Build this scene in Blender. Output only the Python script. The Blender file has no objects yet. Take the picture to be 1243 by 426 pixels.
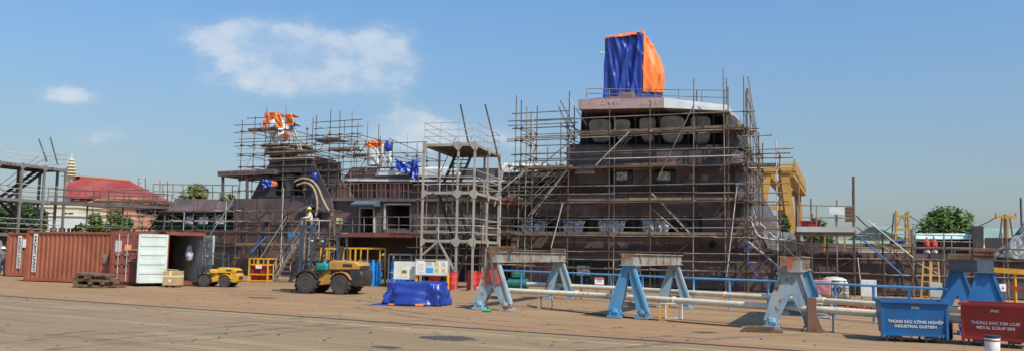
import bpy, bmesh, math, random
from math import radians as R, sin, cos, tan, pi, atan2, sqrt
from mathutils import Vector as V, Matrix, noise
random.seed(11)
rnd = random.uniform
scn = bpy.context.scene
COL = scn.collection

# ------------------------------------------------------------------ camera
EYE, FPX = 1.88, 1000.0
PIT, ROL = math.atan(95 / FPX), 0.018
R0, U0, F0 = V((1, 0, 0)), V((0, -sin(PIT), cos(PIT))), V((0, cos(PIT), sin(PIT)))
CR = R0 * cos(ROL) + U0 * sin(ROL)
CU = -R0 * sin(ROL) + U0 * cos(ROL)
cd = bpy.data.cameras.new('camera'); cam = bpy.data.objects.new('camera', cd); COL.objects.link(cam)
m = Matrix((CR, CU, -F0)).transposed().to_4x4(); m.translation = V((0, 0, EYE)); cam.matrix_world = m
cd.sensor_width = 36; cd.lens = 36 * FPX / 1243; cd.clip_start = .1; cd.clip_end = 5000
scn.camera = cam

def ray(px, py): return F0 + CR * ((px - 621.5) / FPX) + CU * ((213 - py) / FPX)
def G(px, py, z=0.0):                       # survey point on a level z
    d = ray(px, py); k = (z - EYE) / d.z; return V((d.x * k, d.y * k, z))
def D(px, py, Y):                           # survey point at distance Y
    d = ray(px, py); k = Y / d.y; return V((d.x * k, Y, EYE + d.z * k))

class Frame:
    def __init__(s, x, y, deg):
        s.o = V((x, y, 0)); s.a = R(deg); s.u = V((cos(s.a), sin(s.a), 0)); s.n = V((-sin(s.a), cos(s.a), 0))
    def P(s, px, py, t=0.0):                # local (s,t,z) on plane t
        d = ray(px, py); c = V((0, 0, EYE))
        k = (t - (c - s.o).dot(s.n)) / d.dot(s.n); w = c + d * k
        return V(((w - s.o).dot(s.u), t, w.z))
    def W(s, p): return s.o + s.u * p[0] + s.n * p[1] + V((0, 0, p[2]))
    def L(s, w): w = V(w) - s.o; return V((w.dot(s.u), w.dot(s.n), w.z))

# ------------------------------------------------------------------ mesh builder
class MB:
    def __init__(s): s.v = []; s.f = []; s.smooth = False
    def add(s, vs, fs):
        b = len(s.v); s.v += [tuple(v) for v in vs]; s.f += [tuple(b + i for i in f) for f in fs]; return s
    def hexa(s, p):                          # 8 pts: bottom 4, top 4
        return s.add(p, [(0, 3, 2, 1), (4, 5, 6, 7), (0, 1, 5, 4), (1, 2, 6, 5), (2, 3, 7, 6), (3, 0, 4, 7)])
    def box(s, c, d, rz=0, ry=0, rx=0):
        M = Matrix.Rotation(rz, 3, 'Z') @ Matrix.Rotation(ry, 3, 'Y') @ Matrix.Rotation(rx, 3, 'X'); c = V(c)
        x, y, z = d[0] / 2, d[1] / 2, d[2] / 2
        return s.hexa([c + M @ V(q) for q in ((-x, -y, -z), (x, -y, -z), (x, y, -z), (-x, y, -z), (-x, -y, z), (x, -y, z), (x, y, z), (-x, y, z))])
    def bb(s, x0, x1, y0, y1, z0, z1):
        return s.box(((x0 + x1) / 2, (y0 + y1) / 2, (z0 + z1) / 2), (x1 - x0, y1 - y0, z1 - z0))
    def beam(s, a, b, w, h, up=V((0, 0, 1))):
        a, b = V(a), V(b); d = (b - a).normalized()
        if abs(d.dot(up)) > .98: up = V((1, 0, 0))
        sx = d.cross(up).normalized() * (w / 2); uy = sx.cross(d).normalized() * (h / 2)
        return s.hexa([a - sx - uy, a + sx - uy, b + sx - uy, b - sx - uy, a - sx + uy, a + sx + uy, b + sx + uy, b - sx + uy])
    def tube(s, a, b, r, n=7, r2=None, cap=True):
        a, b = V(a), V(b); d = (b - a)
        if d.length < 1e-6: return s
        d.normalize(); up = V((0, 0, 1)) if abs(d.z) < .95 else V((1, 0, 0))
        x = d.cross(up).normalized(); y = x.cross(d); r2 = r if r2 is None else r2
        vs = [a + (x * cos(2 * pi * i / n) + y * sin(2 * pi * i / n)) * r for i in range(n)] + [b + (x * cos(2 * pi * i / n) + y * sin(2 * pi * i / n)) * r2 for i in range(n)]
        fs = [(i, (i + 1) % n, n + (i + 1) % n, n + i) for i in range(n)]
        if cap: fs += [tuple(range(n))[::-1], tuple(range(n, 2 * n))]
        return s.add(vs, fs)
    def path(s, pts, r, n=8):
        pts = [V(p) for p in pts]; rings = []; x = None
        for i, p in enumerate(pts):
            d = (pts[min(i + 1, len(pts) - 1)] - pts[max(i - 1, 0)]).normalized()
            if x is None: x = d.cross(V((0, 0, 1)) if abs(d.z) < .9 else V((1, 0, 0))).normalized()
            x = (x - d * x.dot(d)).normalized(); y = d.cross(x)
            rr = r[i] if isinstance(r, (list, tuple)) else r
            rings.append([p + (x * cos(2 * pi * k / n) + y * sin(2 * pi * k / n)) * rr for k in range(n)])
        vs = [v for q in rings for v in q]; fs = []
        for i in range(len(pts) - 1):
            for k in range(n): fs.append((i * n + k, i * n + (k + 1) % n, (i + 1) * n + (k + 1) % n, (i + 1) * n + k))
        fs += [tuple(range(n))[::-1], tuple(range(len(vs) - n, len(vs)))]
        return s.add(vs, fs)
    def prism(s, pts, d):                    # polygon of 3-d points swept by vector d
        n = len(pts); pts = [V(p) for p in pts]; d = V(d)
        return s.add(pts + [p + d for p in pts], [tuple(range(n))[::-1], tuple(range(n, 2 * n))] + [(i, (i + 1) % n, n + (i + 1) % n, n + i) for i in range(n)])
    def lathe(s, prof, c=(0, 0, 0), n=20, axis='Z'):
        c = V(c); vs = []
        for r, z in prof:
            for k in range(n):
                a = 2 * pi * k / n
                p = V((r * cos(a), r * sin(a), z)) if axis == 'Z' else V((r * cos(a), z, r * sin(a)))
                vs.append(c + p)
        fs = [(i * n + k, i * n + (k + 1) % n, (i + 1) * n + (k + 1) % n, (i + 1) * n + k) for i in range(len(prof) - 1) for k in range(n)]
        fs += [tuple(range(n))[::-1], tuple(range(len(vs) - n, len(vs)))]
        return s.add(vs, fs)
    def build(s, name, mat, parent=None, smooth=False, bevel=0):
        me = bpy.data.meshes.new(name); me.from_pydata(s.v, [], s.f); me.update()
        bm = bmesh.new(); bm.from_mesh(me); bmesh.ops.recalc_face_normals(bm, faces=bm.faces)
        if bevel: bmesh.ops.bevel(bm, geom=[e for e in bm.edges], offset=bevel, segments=1, affect='EDGES')
        bm.to_mesh(me); bm.free()
        if smooth:
            for p in me.polygons: p.use_smooth = True
            if smooth != 'all': me.set_sharp_from_angle(angle=R(40))
        me.materials.append(mat)
        o = bpy.data.objects.new(name, me); COL.objects.link(o)
        if parent: o.parent = parent
        return o

def tag(o, label, cat, group=None, kind=None):
    if label: o['label'] = label
    if cat: o['category'] = cat
    if group: o['group'] = group
    if kind: o['kind'] = kind
    return o
def thing(name, label, cat, loc=(0, 0, 0), rz=0, group=None):
    o = bpy.data.objects.new(name, None); COL.objects.link(o); o.location = loc; o.rotation_euler = (0, 0, rz)
    o.empty_display_size = .3
    return tag(o, label, cat, group)
def copy_tree(o, parent=None):
    c = o.copy(); COL.objects.link(c); c.parent = parent
    for ch in [x for x in scn.objects if x.parent == o]: copy_tree(ch, c)
    return c

# ------------------------------------------------------------------ materials
def lin(c):
    return tuple((x / 255 / 12.92 if x / 255 <= .04045 else ((x / 255 + .055) / 1.055) ** 2.4) for x in c)
def nn(nt, t, **k):
    n = nt.nodes.new(t)
    for a, b in k.items():
        if a[0] == 'i' and a[1:].isdigit(): n.inputs[int(a[1:])].default_value = b
        else: setattr(n, a, b)
    return n
def mixc(nt, fac, a, b, blend='MIX'):
    n = nt.nodes.new('ShaderNodeMix'); n.data_type = 'RGBA'; n.blend_type = blend
    for i, x in ((0, fac), (6, a), (7, b)):
        if isinstance(x, bpy.types.NodeSocket): nt.links.new(x, n.inputs[i])
        elif i == 0: n.inputs[0].default_value = x
        else: n.inputs[i].default_value = (*x, 1)
    return n.outputs[2]
def ramp(nt, src, lo, hi):
    n = nt.nodes.new('ShaderNodeMapRange'); n.inputs[1].default_value = lo; n.inputs[2].default_value = hi
    n.interpolation_type = 'SMOOTHSTEP'
    nt.links.new(src, n.inputs[0]); return n.outputs[0]
def noi(nt, vec, scale, detail=4, rough=.55):
    n = nt.nodes.new('ShaderNodeTexNoise'); n.inputs['Scale'].default_value = scale; n.inputs['Detail'].default_value = detail
    n.inputs['Roughness'].default_value = rough; nt.links.new(vec, n.inputs['Vector']); return n.outputs['Fac']
def mapped(nt, vec, sc):
    n = nt.nodes.new('ShaderNodeMapping'); n.inputs['Scale'].default_value = sc; nt.links.new(vec, n.inputs['Vector']); return n.outputs[0]
RUST = (.16, .055, .022)
def mat(name, c, c2=None, scale=1.5, rough=.6, metal=0.0, rust=0.0, streak=0.0, bump=0.0, bscale=20, dirt=0.0, spec=.5, sub=None, rustc=RUST, alpha=None):
    mt = bpy.data.materials.new(name); mt.use_nodes = True; nt = mt.node_tree
    b = nt.nodes['Principled BSDF']; tc = nn(nt, 'ShaderNodeTexCoord'); ob = tc.outputs['Object']
    c2 = c2 or tuple(x * .72 for x in c)
    col = mixc(nt, ramp(nt, noi(nt, ob, scale), .35, .68), c, c2)
    if streak:
        st = ramp(nt, noi(nt, mapped(nt, ob, (3, 3, .25)), 2.2, 5), .5, .75)
        mm = nn(nt, 'ShaderNodeMath', operation='MULTIPLY', i1=streak); nt.links.new(st, mm.inputs[0])
        col = mixc(nt, mm.outputs[0], col, tuple(x * .35 + y * .3 for x, y in zip(c, RUST)))
    if dirt:
        st = ramp(nt, noi(nt, ob, 6, 6, .7), .45, .75)
        mm = nn(nt, 'ShaderNodeMath', operation='MULTIPLY', i1=dirt); nt.links.new(st, mm.inputs[0])
        col = mixc(nt, mm.outputs[0], col, (.11, .085, .065))
    if rust:
        st = ramp(nt, noi(nt, ob, 2.6, 8, .68), .66 - .3 * rust, .72 - .24 * rust)
        col = mixc(nt, st, col, rustc)
        rr = nn(nt, 'ShaderNodeMapRange'); rr.inputs[3].default_value = rough; rr.inputs[4].default_value = .85
        nt.links.new(st, rr.inputs[0]); nt.links.new(rr.outputs[0], b.inputs['Roughness'])
    else: b.inputs['Roughness'].default_value = rough
    nt.links.new(col, b.inputs['Base Color']); b.inputs['Metallic'].default_value = metal
    b.inputs['Specular IOR Level'].default_value = spec
    if bump:
        bp = nn(nt, 'ShaderNodeBump'); bp.inputs['Strength'].default_value = bump; bp.inputs['Distance'].default_value = .05
        nt.links.new(noi(nt, ob, bscale, 4), bp.inputs['Height']); nt.links.new(bp.outputs[0], b.inputs['Normal'])
    return mt

def plate_mat(name, c, c2, seam, w=5.6, h=1.9, pink=.35):
    """primed steel plates: every plate a little different, welded seams, chalky and burnt patches"""
    mt = bpy.data.materials.new(name); mt.use_nodes = True; nt = mt.node_tree; b = nt.nodes['Principled BSDF']
    tc = nn(nt, 'ShaderNodeTexCoord'); ob = tc.outputs['Object']
    sp = nn(nt, 'ShaderNodeSeparateXYZ'); nt.links.new(ob, sp.inputs[0])
    ad = nn(nt, 'ShaderNodeMath', operation='ADD'); nt.links.new(sp.outputs[0], ad.inputs[0]); nt.links.new(sp.outputs[1], ad.inputs[1])
    cb = nn(nt, 'ShaderNodeCombineXYZ'); nt.links.new(ad.outputs[0], cb.inputs[0]); nt.links.new(sp.outputs[2], cb.inputs[1])
    br = nn(nt, 'ShaderNodeTexBrick'); nt.links.new(cb.outputs[0], br.inputs['Vector'])
    br.inputs['Scale'].default_value = 1; br.inputs['Brick Width'].default_value = w; br.inputs['Row Height'].default_value = h
    br.inputs['Mortar Size'].default_value = .045; br.inputs['Mortar Smooth'].default_value = .6; br.offset = .37
    br.inputs['Color1'].default_value = (*c, 1); br.inputs['Color2'].default_value = (*c2, 1); br.inputs['Mortar'].default_value = (*seam, 1)
    col = br.outputs['Color']
    n1 = ramp(nt, noi(nt, ob, .55, 6, .6), .38, .7)
    col = mixc(nt, n1, col, tuple(x * .62 for x in c))
    n2 = ramp(nt, noi(nt, mapped(nt, ob, (1, 1, .35)), 1.6, 7, .65), .56, .72)
    mm = nn(nt, 'ShaderNodeMath', operation='MULTIPLY', i1=pink); nt.links.new(n2, mm.inputs[0])
    col = mixc(nt, mm.outputs[0], col, tuple(min(1, x * 2.1) for x in c2))
    n4 = nn(nt, 'ShaderNodeMath', operation='MULTIPLY', i1=.7); nt.links.new(ramp(nt, noi(nt, mapped(nt, ob, (.35, .35, 1.1)), 1.0, 5, .5), .5, .58), n4.inputs[0])
    col = mixc(nt, n4.outputs[0], col, (.075, .066, .07))
    n3 = ramp(nt, noi(nt, mapped(nt, ob, (4, 4, .3)), 2.5, 5, .6), .6, .72)
    m3 = nn(nt, 'ShaderNodeMath', operation='MULTIPLY', i1=.45); nt.links.new(n3, m3.inputs[0])
    col = mixc(nt, m3.outputs[0], col, RUST)
    nt.links.new(col, b.inputs['Base Color']); b.inputs['Roughness'].default_value = .62
    bp = nn(nt, 'ShaderNodeBump'); bp.inputs['Strength'].default_value = .35; bp.inputs['Distance'].default_value = .12
    nt.links.new(noi(nt, mapped(nt, ob, (1.4, 1.4, .6)), 1.1, 3), bp.inputs['Height']); nt.links.new(bp.outputs[0], b.inputs['Normal'])
    return mt

M = {}
M['plate'] = plate_mat('primed_steel_plate', (.135, .09, .083), (.225, .155, .143), (.03, .02, .018))
M['plate_grey'] = plate_mat('grey_and_shaded_plate', (.06, .052, .055), (.085, .072, .074), (.05, .04, .04), pink=.15)
M['plate_dark'] = mat('dark_and_shaded_steel', (.045, .035, .033), (.075, .05, .045), 1.2, .7)
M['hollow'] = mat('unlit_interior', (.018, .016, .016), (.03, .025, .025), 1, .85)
M['fascia'] = mat('fascia_primer', (.3, .2, .18), (.23, .15, .135), 1.5, .6, streak=.4)
M['lightgrey'] = mat('light_grey_panel', (.5, .5, .48), (.4, .4, .39), 1, .5)
M['teal'] = mat('teal_window_frame', (.006, .06, .052), (.004, .03, .028), 2, .5)
M['glass'] = mat('dark_window_glass', (.012, .02, .024), (.02, .03, .035), 2, .12)
M['film'] = mat('white_protective_film', (.7, .72, .75), (.16, .18, .22), 7, .35, bump=.8, bscale=9)
M['tapefilm'] = mat('grey_masking_sheet', (.34, .32, .27), (.2, .19, .16), 1.8, .3, bump=.3, bscale=5)
M['white'] = mat('white_paint', (.75, .75, .72), (.62, .62, .6), 2, .45, dirt=.25)
M['cream'] = mat('cream_pipe_paint', (.72, .66, .5), (.6, .55, .42), 1, .5, dirt=.35, rust=.12)
M['galv'] = mat('galvanised_tube', (.31, .26, .2), (.15, .115, .08), 1.1, .5, metal=.25, rust=.35, rustc=(.13, .065, .035))
M['galv_old'] = mat('rusty_tube', (.14, .09, .06), (.085, .055, .038), 1.3, .7, metal=.1, rust=.4, rustc=(.1, .05, .03))
M['tubewhite'] = mat('pale_tube', (.55, .53, .48), (.4, .38, .34), 2, .5, dirt=.3)
M['board'] = mat('scaffold_board', (.2, .14, .09), (.1, .07, .05), 2, .85)
M['boardpale'] = mat('pale_toe_board', (.28, .21, .13), (.17, .12, .08), 2, .85)
M['steelgrey'] = mat('grey_tower_paint', (.36, .34, .28), (.3, .27, .22), 1.2, .55, rust=.3, streak=.3)
M['towerdark'] = mat('darker_tower_grey', (.2, .19, .17), (.14, .13, .115), 1.2, .55, rust=.3, streak=.3)  # darker version of the tower grey, for the far left tower
M['steeldk'] = mat('dark_tower_steel', (.1, .09, .085), (.06, .055, .05), 1.2, .65, rust=.2)
M['bluetarp'] = mat('blue_tarpaulin', (.02, .055, .34), (.014, .04, .26), .7, .33, bump=.15, bscale=4, spec=.6)
M['orangetarp'] = mat('orange_tarpaulin', (.88, .22, .045), (.84, .18, .03), .6, .5, bump=.12, bscale=4)
M['cont'] = mat('orange_container_paint', (.36, .11, .055), (.27, .08, .042), .8, .55, streak=.35, dirt=.15)
M['cont2'] = mat('oxide_container_paint', (.25, .06, .038), (.17, .045, .03), .9, .6, streak=.4, dirt=.2)
M['contin'] = mat('container_inner_paint', (.45, .47, .45), (.33, .35, .34), 1, .6, dirt=.3)
M['mint'] = mat('pale_mint_door', (.6, .66, .6), (.5, .55, .5), 1, .5, streak=.15)
M['yellow'] = mat('yellow_machine_paint', (.68, .4, .035), (.5, .28, .03), 1.2, .42, dirt=.3, rust=.1)
M['yellow2'] = mat('worn_amber_machine_paint', (.5, .27, .05), (.36, .19, .045), 2, .5, dirt=.5, rust=.22)
M['safety'] = mat('safety_yellow', (.75, .38, .02), (.6, .3, .02), 1.5, .5, dirt=.25)
M['crane'] = mat('crane_yellow', (.42, .22, .04), (.33, .17, .035), .6, .6, streak=.2)
M['black'] = mat('black_paint', (.022, .022, .024), (.035, .033, .03), 2, .5, dirt=.3)
M['rubber'] = mat('tyre_rubber', (.035, .032, .03), (.07, .06, .05), 3, .9)
M['mastblue'] = mat('slate_blue_mast_paint', (.05, .075, .1), (.035, .05, .065), 2, .5, dirt=.3, rust=.15)
M['tealpaint'] = mat('teal_tank_paint', (.01, .25, .2), (.01, .18, .15), 2, .35)
M['blue'] = mat('bright_blue_paint', (.02, .17, .45), (.015, .13, .36), 1, .45, dirt=.15, streak=.15)
M['binblue'] = mat('bin_blue_paint', (.004, .12, .34), (.006, .095, .26), 1.5, .45, dirt=.3, rust=.05, streak=.2)
M['binred'] = mat('bin_red_paint', (.33, .024, .02), (.25, .022, .018), 1.5, .48, dirt=.3, rust=.05, streak=.2)
M['skyblue'] = mat('worn_sky_blue_paint', (.07, .28, .52), (.14, .3, .42), 1.3, .55, rust=.3, streak=.35, rustc=(.22, .15, .1))
M['paleblue'] = mat('bleached_blue_paint', (.22, .38, .48), (.36, .38, .35), 1.8, .6, rust=.38, streak=.4, rustc=(.22, .12, .07))
M['redoxide'] = mat('faded_red_paint', (.42, .075, .05), (.45, .14, .11), 2, .6, rust=.08)
M['beamgrey'] = mat('rusted_beam_paint', (.3, .31, .28), (.24, .2, .15), 1, .6, rust=.5, streak=.5, rustc=(.24, .1, .04))
M['slate'] = mat('slate_paint_and_beam_shade', (.1, .14, .18), (.07, .1, .13), 1, .6, dirt=.3)
M['red'] = mat('red_paint', (.5, .03, .025), (.38, .025, .02), 2, .5)
M['wood'] = mat('old_timber', (.2, .125, .07), (.1, .06, .035), 3, .9, bump=.6)
M['woodred'] = mat('packing_timber', (.2, .095, .055), (.13, .065, .04), 3, .85, bump=.4)
M['card'] = mat('cardboard', (.5, .33, .17), (.42, .27, .14), 2, .85)
M['paper'] = mat('paper', (.75, .75, .72), (.66, .66, .64), 3, .7)
M['papery'] = mat('yellow_paper', (.75, .72, .35), (.68, .66, .4), 3, .7)
M['ink'] = mat('dark_ink', (.02, .035, .08), (.03, .04, .08), 3, .7)
M['green'] = mat('green_paint', (.01, .16, .1), (.01, .12, .08), 3, .6)
M['blueink'] = mat('light_blue_print', (.05, .33, .65), (.04, .28, .6), 3, .6)
M['gasblue'] = mat('gas_cylinder_blue', (.01, .24, .62), (.01, .18, .5), 3, .35, dirt=.1)
M['concrete'] = mat('building_plaster', (.66, .58, .4), (.58, .5, .34), .3, .8)
M['plaster2'] = mat('white_plaster', (.68, .66, .62), (.58, .56, .52), .3, .8)
M['plaster3'] = mat('salmon_plaster', (.6, .28, .18), (.5, .22, .14), .3, .8)
M['skin'] = mat('skin', (.3, .16, .1), (.26, .14, .09), 6, .55)
M['shirt'] = mat('cream_shirt_cloth', (.68, .62, .5), (.55, .5, .4), 4, .85)
M['jeans'] = mat('blue_work_trousers', (.05, .13, .26), (.04, .1, .2), 4, .85)
M['overall'] = mat('grey_blue_overall', (.13, .17, .23), (.1, .13, .18), 4, .85)
M['hatwhite'] = mat('white_helmet', (.75, .75, .75), (.7, .7, .7), 4, .3)
M['hatyellow'] = mat('yellow_helmet', (.75, .5, .02), (.7, .45, .02), 4, .3)
M['hose'] = mat('beige_hose', (.38, .3, .2), (.27, .2, .13), 3, .7, dirt=.3)
M['greytarp'] = mat('grey_tarpaulin', (.15, .155, .17), (.11, .115, .13), 1, .5, bump=.5, bscale=4)
M['roofgreen'] = mat('pale_green_sheet_roof', (.22, .33, .25), (.18, .28, .22), .2, .6)
M['railblue'] = mat('light_blue_rail_paint', (.12, .38, .7), (.09, .3, .58), 2, .5, dirt=.2)
M['cable'] = mat('dark_cable', (.03, .028, .026), (.05, .045, .04), 2, .8)
M['ibc'] = mat('milky_plastic', (.66, .62, .52), (.52, .48, .4), 3, .4, bump=.5)
M['pinkprint'] = mat('pinkish_red_print', (.62, .2, .22), (.55, .25, .25), 3, .6)
M['chalk'] = mat('chalk', (.42, .36, .33), (.3, .22, .2), 9, .9)
M['deckred'] = mat('oxide_red_plate', (.26, .07, .05), (.18, .06, .045), 2, .7)
M['bark'] = mat('bark', (.09, .065, .045), (.06, .045, .03), 3, .9)

def leaf_mat(name, c, c2):
    mt = bpy.data.materials.new(name); mt.use_nodes = True; nt = mt.node_tree; b = nt.nodes['Principled BSDF']
    g = nn(nt, 'ShaderNodeNewGeometry'); tc = nn(nt, 'ShaderNodeTexCoord')
    col = mixc(nt, g.outputs['Random Per Island'], c, c2)
    nt.links.new(col, b.inputs['Base Color']); b.inputs['Roughness'].default_value = .6
    b.inputs['Specular IOR Level'].default_value = .3
    return mt
M['leaf'] = leaf_mat('broad_leaves', (.05, .1, .018), (.12, .19, .035))
M['leafdark'] = leaf_mat('dark_leaves', (.02, .05, .012), (.05, .095, .022))
M['leafpale'] = leaf_mat('pale_leaves', (.1, .14, .03), (.17, .2, .05))

def roof_mat(name, c, c2):
    mt = bpy.data.materials.new(name); mt.use_nodes = True; nt = mt.node_tree; b = nt.nodes['Principled BSDF']
    tc = nn(nt, 'ShaderNodeTexCoord'); ob = tc.outputs['Object']
    w = nn(nt, 'ShaderNodeTexWave'); w.inputs['Scale'].default_value = 1.1; w.bands_direction = 'X'; nt.links.new(ob, w.inputs['Vector'])
    col = mixc(nt, ramp(nt, noi(nt, ob, .35, 5), .35, .7), c, c2)
    col = mixc(nt, .18, col, w.outputs['Color'], 'MULTIPLY')
    nt.links.new(col, b.inputs['Base Color']); b.inputs['Roughness'].default_value = .8
    return mt
M['redroof'] = roof_mat('red_roof_tiles', (.27, .035, .035), (.33, .075, .06))
M['orangeroof'] = roof_mat('orange_roof_tiles', (.5, .17, .08), (.42, .14, .07))

# ------------------------------------------------------------------ sky and sun
SUN_AZ_X, SUN_AZ_Y, SUN_EL = .66, -.75, R(50)      # horizontal direction towards the sun
w = bpy.data.worlds.new('World'); scn.world = w; w.use_nodes = True; nt = w.node_tree
bg = nt.nodes['Background']; bg.inputs[1].default_value = .1
sky = nn(nt, 'ShaderNodeTexSky'); sky.sky_type = 'NISHITA'; sky.sun_disc = False
sky.sun_elevation = SUN_EL; sky.sun_rotation = atan2(SUN_AZ_X, SUN_AZ_Y)
sky.air_density = 1.1; sky.dust_density = 1.6; sky.ozone_density = 2.2
tc = nn(nt, 'ShaderNodeTexCoord'); sp = nn(nt, 'ShaderNodeSeparateXYZ'); nt.links.new(tc.outputs['Generated'], sp.inputs[0])
def wm(op, a, b=None, cl=False):
    n = nt.nodes.new('ShaderNodeMath'); n.operation = op; n.use_clamp = cl
    for i, x in enumerate((a, b)):
        if x is None: continue
        if isinstance(x, bpy.types.NodeSocket): nt.links.new(x, n.inputs[i])
        else: n.inputs[i].default_value = x
    return n.outputs[0]
ym = wm('MAXIMUM', sp.outputs[1], .02)
cu = wm('DIVIDE', sp.outputs[0], ym); cv = wm('DIVIDE', sp.outputs[2], ym)
cb = nn(nt, 'ShaderNodeCombineXYZ'); nt.links.new(cu, cb.inputs[0]); nt.links.new(cv, cb.inputs[1])
puff = noi(nt, mapped(nt, cb.outputs[0], (1, 1.6, 1)), 15, 10, .6)
big = noi(nt, mapped(nt, cb.outputs[0], (1, 1.4, 1)), 6, 3, .5)
wisp = noi(nt, mapped(nt, cb.outputs[0], (1, 2.6, 1)), 5, 6, .55)
CL = [(225, 45, 60, 20, .5), (400, 110, 90, 16, .5), (345, 60, 80, 30, .5), (560, 168, 90, 16, .7), (308, 40, 48, 24, 1.0), (345, 62, 58, 28, 1.0), (395, 88, 75, 24, .8), (438, 68, 52, 26, .95), (482, 66, 32, 30, .95), (462, 92, 60, 20, .7), (370, 78, 60, 26, .8), (325, 72, 50, 24, .6), (330, 90, 90, 20, .45),
      (486, 148, 36, 24, 1.4), (520, 158, 36, 18, 1.1), (470, 170, 60, 15, .9), (600, 172, 60, 12, .7), (75, 113, 50, 12, .6), (100, 120, 26, 9, .5), (100, 168, 65, 15, .55), (150, 160, 28, 16, .5), (250, 148, 45, 12, .45)]
tot = None
for px, py, rx, ry, am in CL:
    d = ray(px, py); u0, v0 = d.x / d.y, d.z / d.y
    a = wm('POWER', wm('MULTIPLY', wm('SUBTRACT', cu, u0), 1000 / rx), 2); b_ = wm('POWER', wm('MULTIPLY', wm('SUBTRACT', cv, v0), 1000 / ry), 2)
    e = wm('MULTIPLY', wm('EXPONENT', wm('MULTIPLY', wm('ADD', a, b_), -.8)), am)
    tot = e if tot is None else wm('ADD', tot, e)
fine = ramp(nt, wm('ADD', wm('MULTIPLY', puff, .6), wm('MULTIPLY', big, .4)), .38, .64)
edge = ramp(nt, wm('ADD', tot, wm('ADD', wm('MULTIPLY', wm('SUBTRACT', puff, .5), 2.2), wm('MULTIPLY', wm('SUBTRACT', big, .5), 1.6))), .12, 1.5)
dens = wm('MULTIPLY', edge, wm('ADD', wm('MULTIPLY', fine, .62), .38))
dens = wm('MULTIPLY', dens, wm('MULTIPLY', tot, 2.2, True), True)
cm = nn(nt, 'ShaderNodeMapRange'); cm.inputs[1].default_value = 0; cm.inputs[2].default_value = 1; cm.inputs[4].default_value = .7; nt.links.new(dens, cm.inputs[0])
cover = wm('MAXIMUM', cm.outputs[0], wm('MULTIPLY', ramp(nt, wisp, .5, .85), .07))
front = ramp(nt, sp.outputs[1], .05, .3)
cover = wm('MULTIPLY', cover, front)
# milky air low over the yard
hz = ramp(nt, sp.outputs[2], .42, -.05)
tint = mixc(nt, ramp(nt, sp.outputs[2], .02, .34), (1.0, 1.02, 1.04), (1.0, 1.4, 1.66))
skyc = mixc(nt, 1.0, sky.outputs[0], tint, 'MULTIPLY')
skyc = mixc(nt, wm('MULTIPLY', hz, .33), skyc, (3.6, 4.7, 6.0))
skyc = mixc(nt, cover, skyc, mixc(nt, ramp(nt, dens, .15, .8), (5.3, 6.3, 7.4), (7.4, 7.8, 8.3)))
nt.links.new(skyc, bg.inputs[0])
sl = bpy.data.lights.new('sun', 'SUN'); sl.energy = 4.9; sl.angle = R(.5); sl.color = (1, .93, .83)
so = bpy.data.objects.new('sun', sl); COL.objects.link(so)
dv = V((SUN_AZ_X, SUN_AZ_Y, 0)).normalized() * cos(SUN_EL) + V((0, 0, sin(SUN_EL)))
so.rotation_euler = dv.to_track_quat('Z', 'Y').to_euler(); so.location = (0, 0, 40)
scn.view_settings.view_transform = 'Standard'; scn.view_settings.look = 'None'
scn.view_settings.exposure = 0; scn.view_settings.gamma = 1

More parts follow.
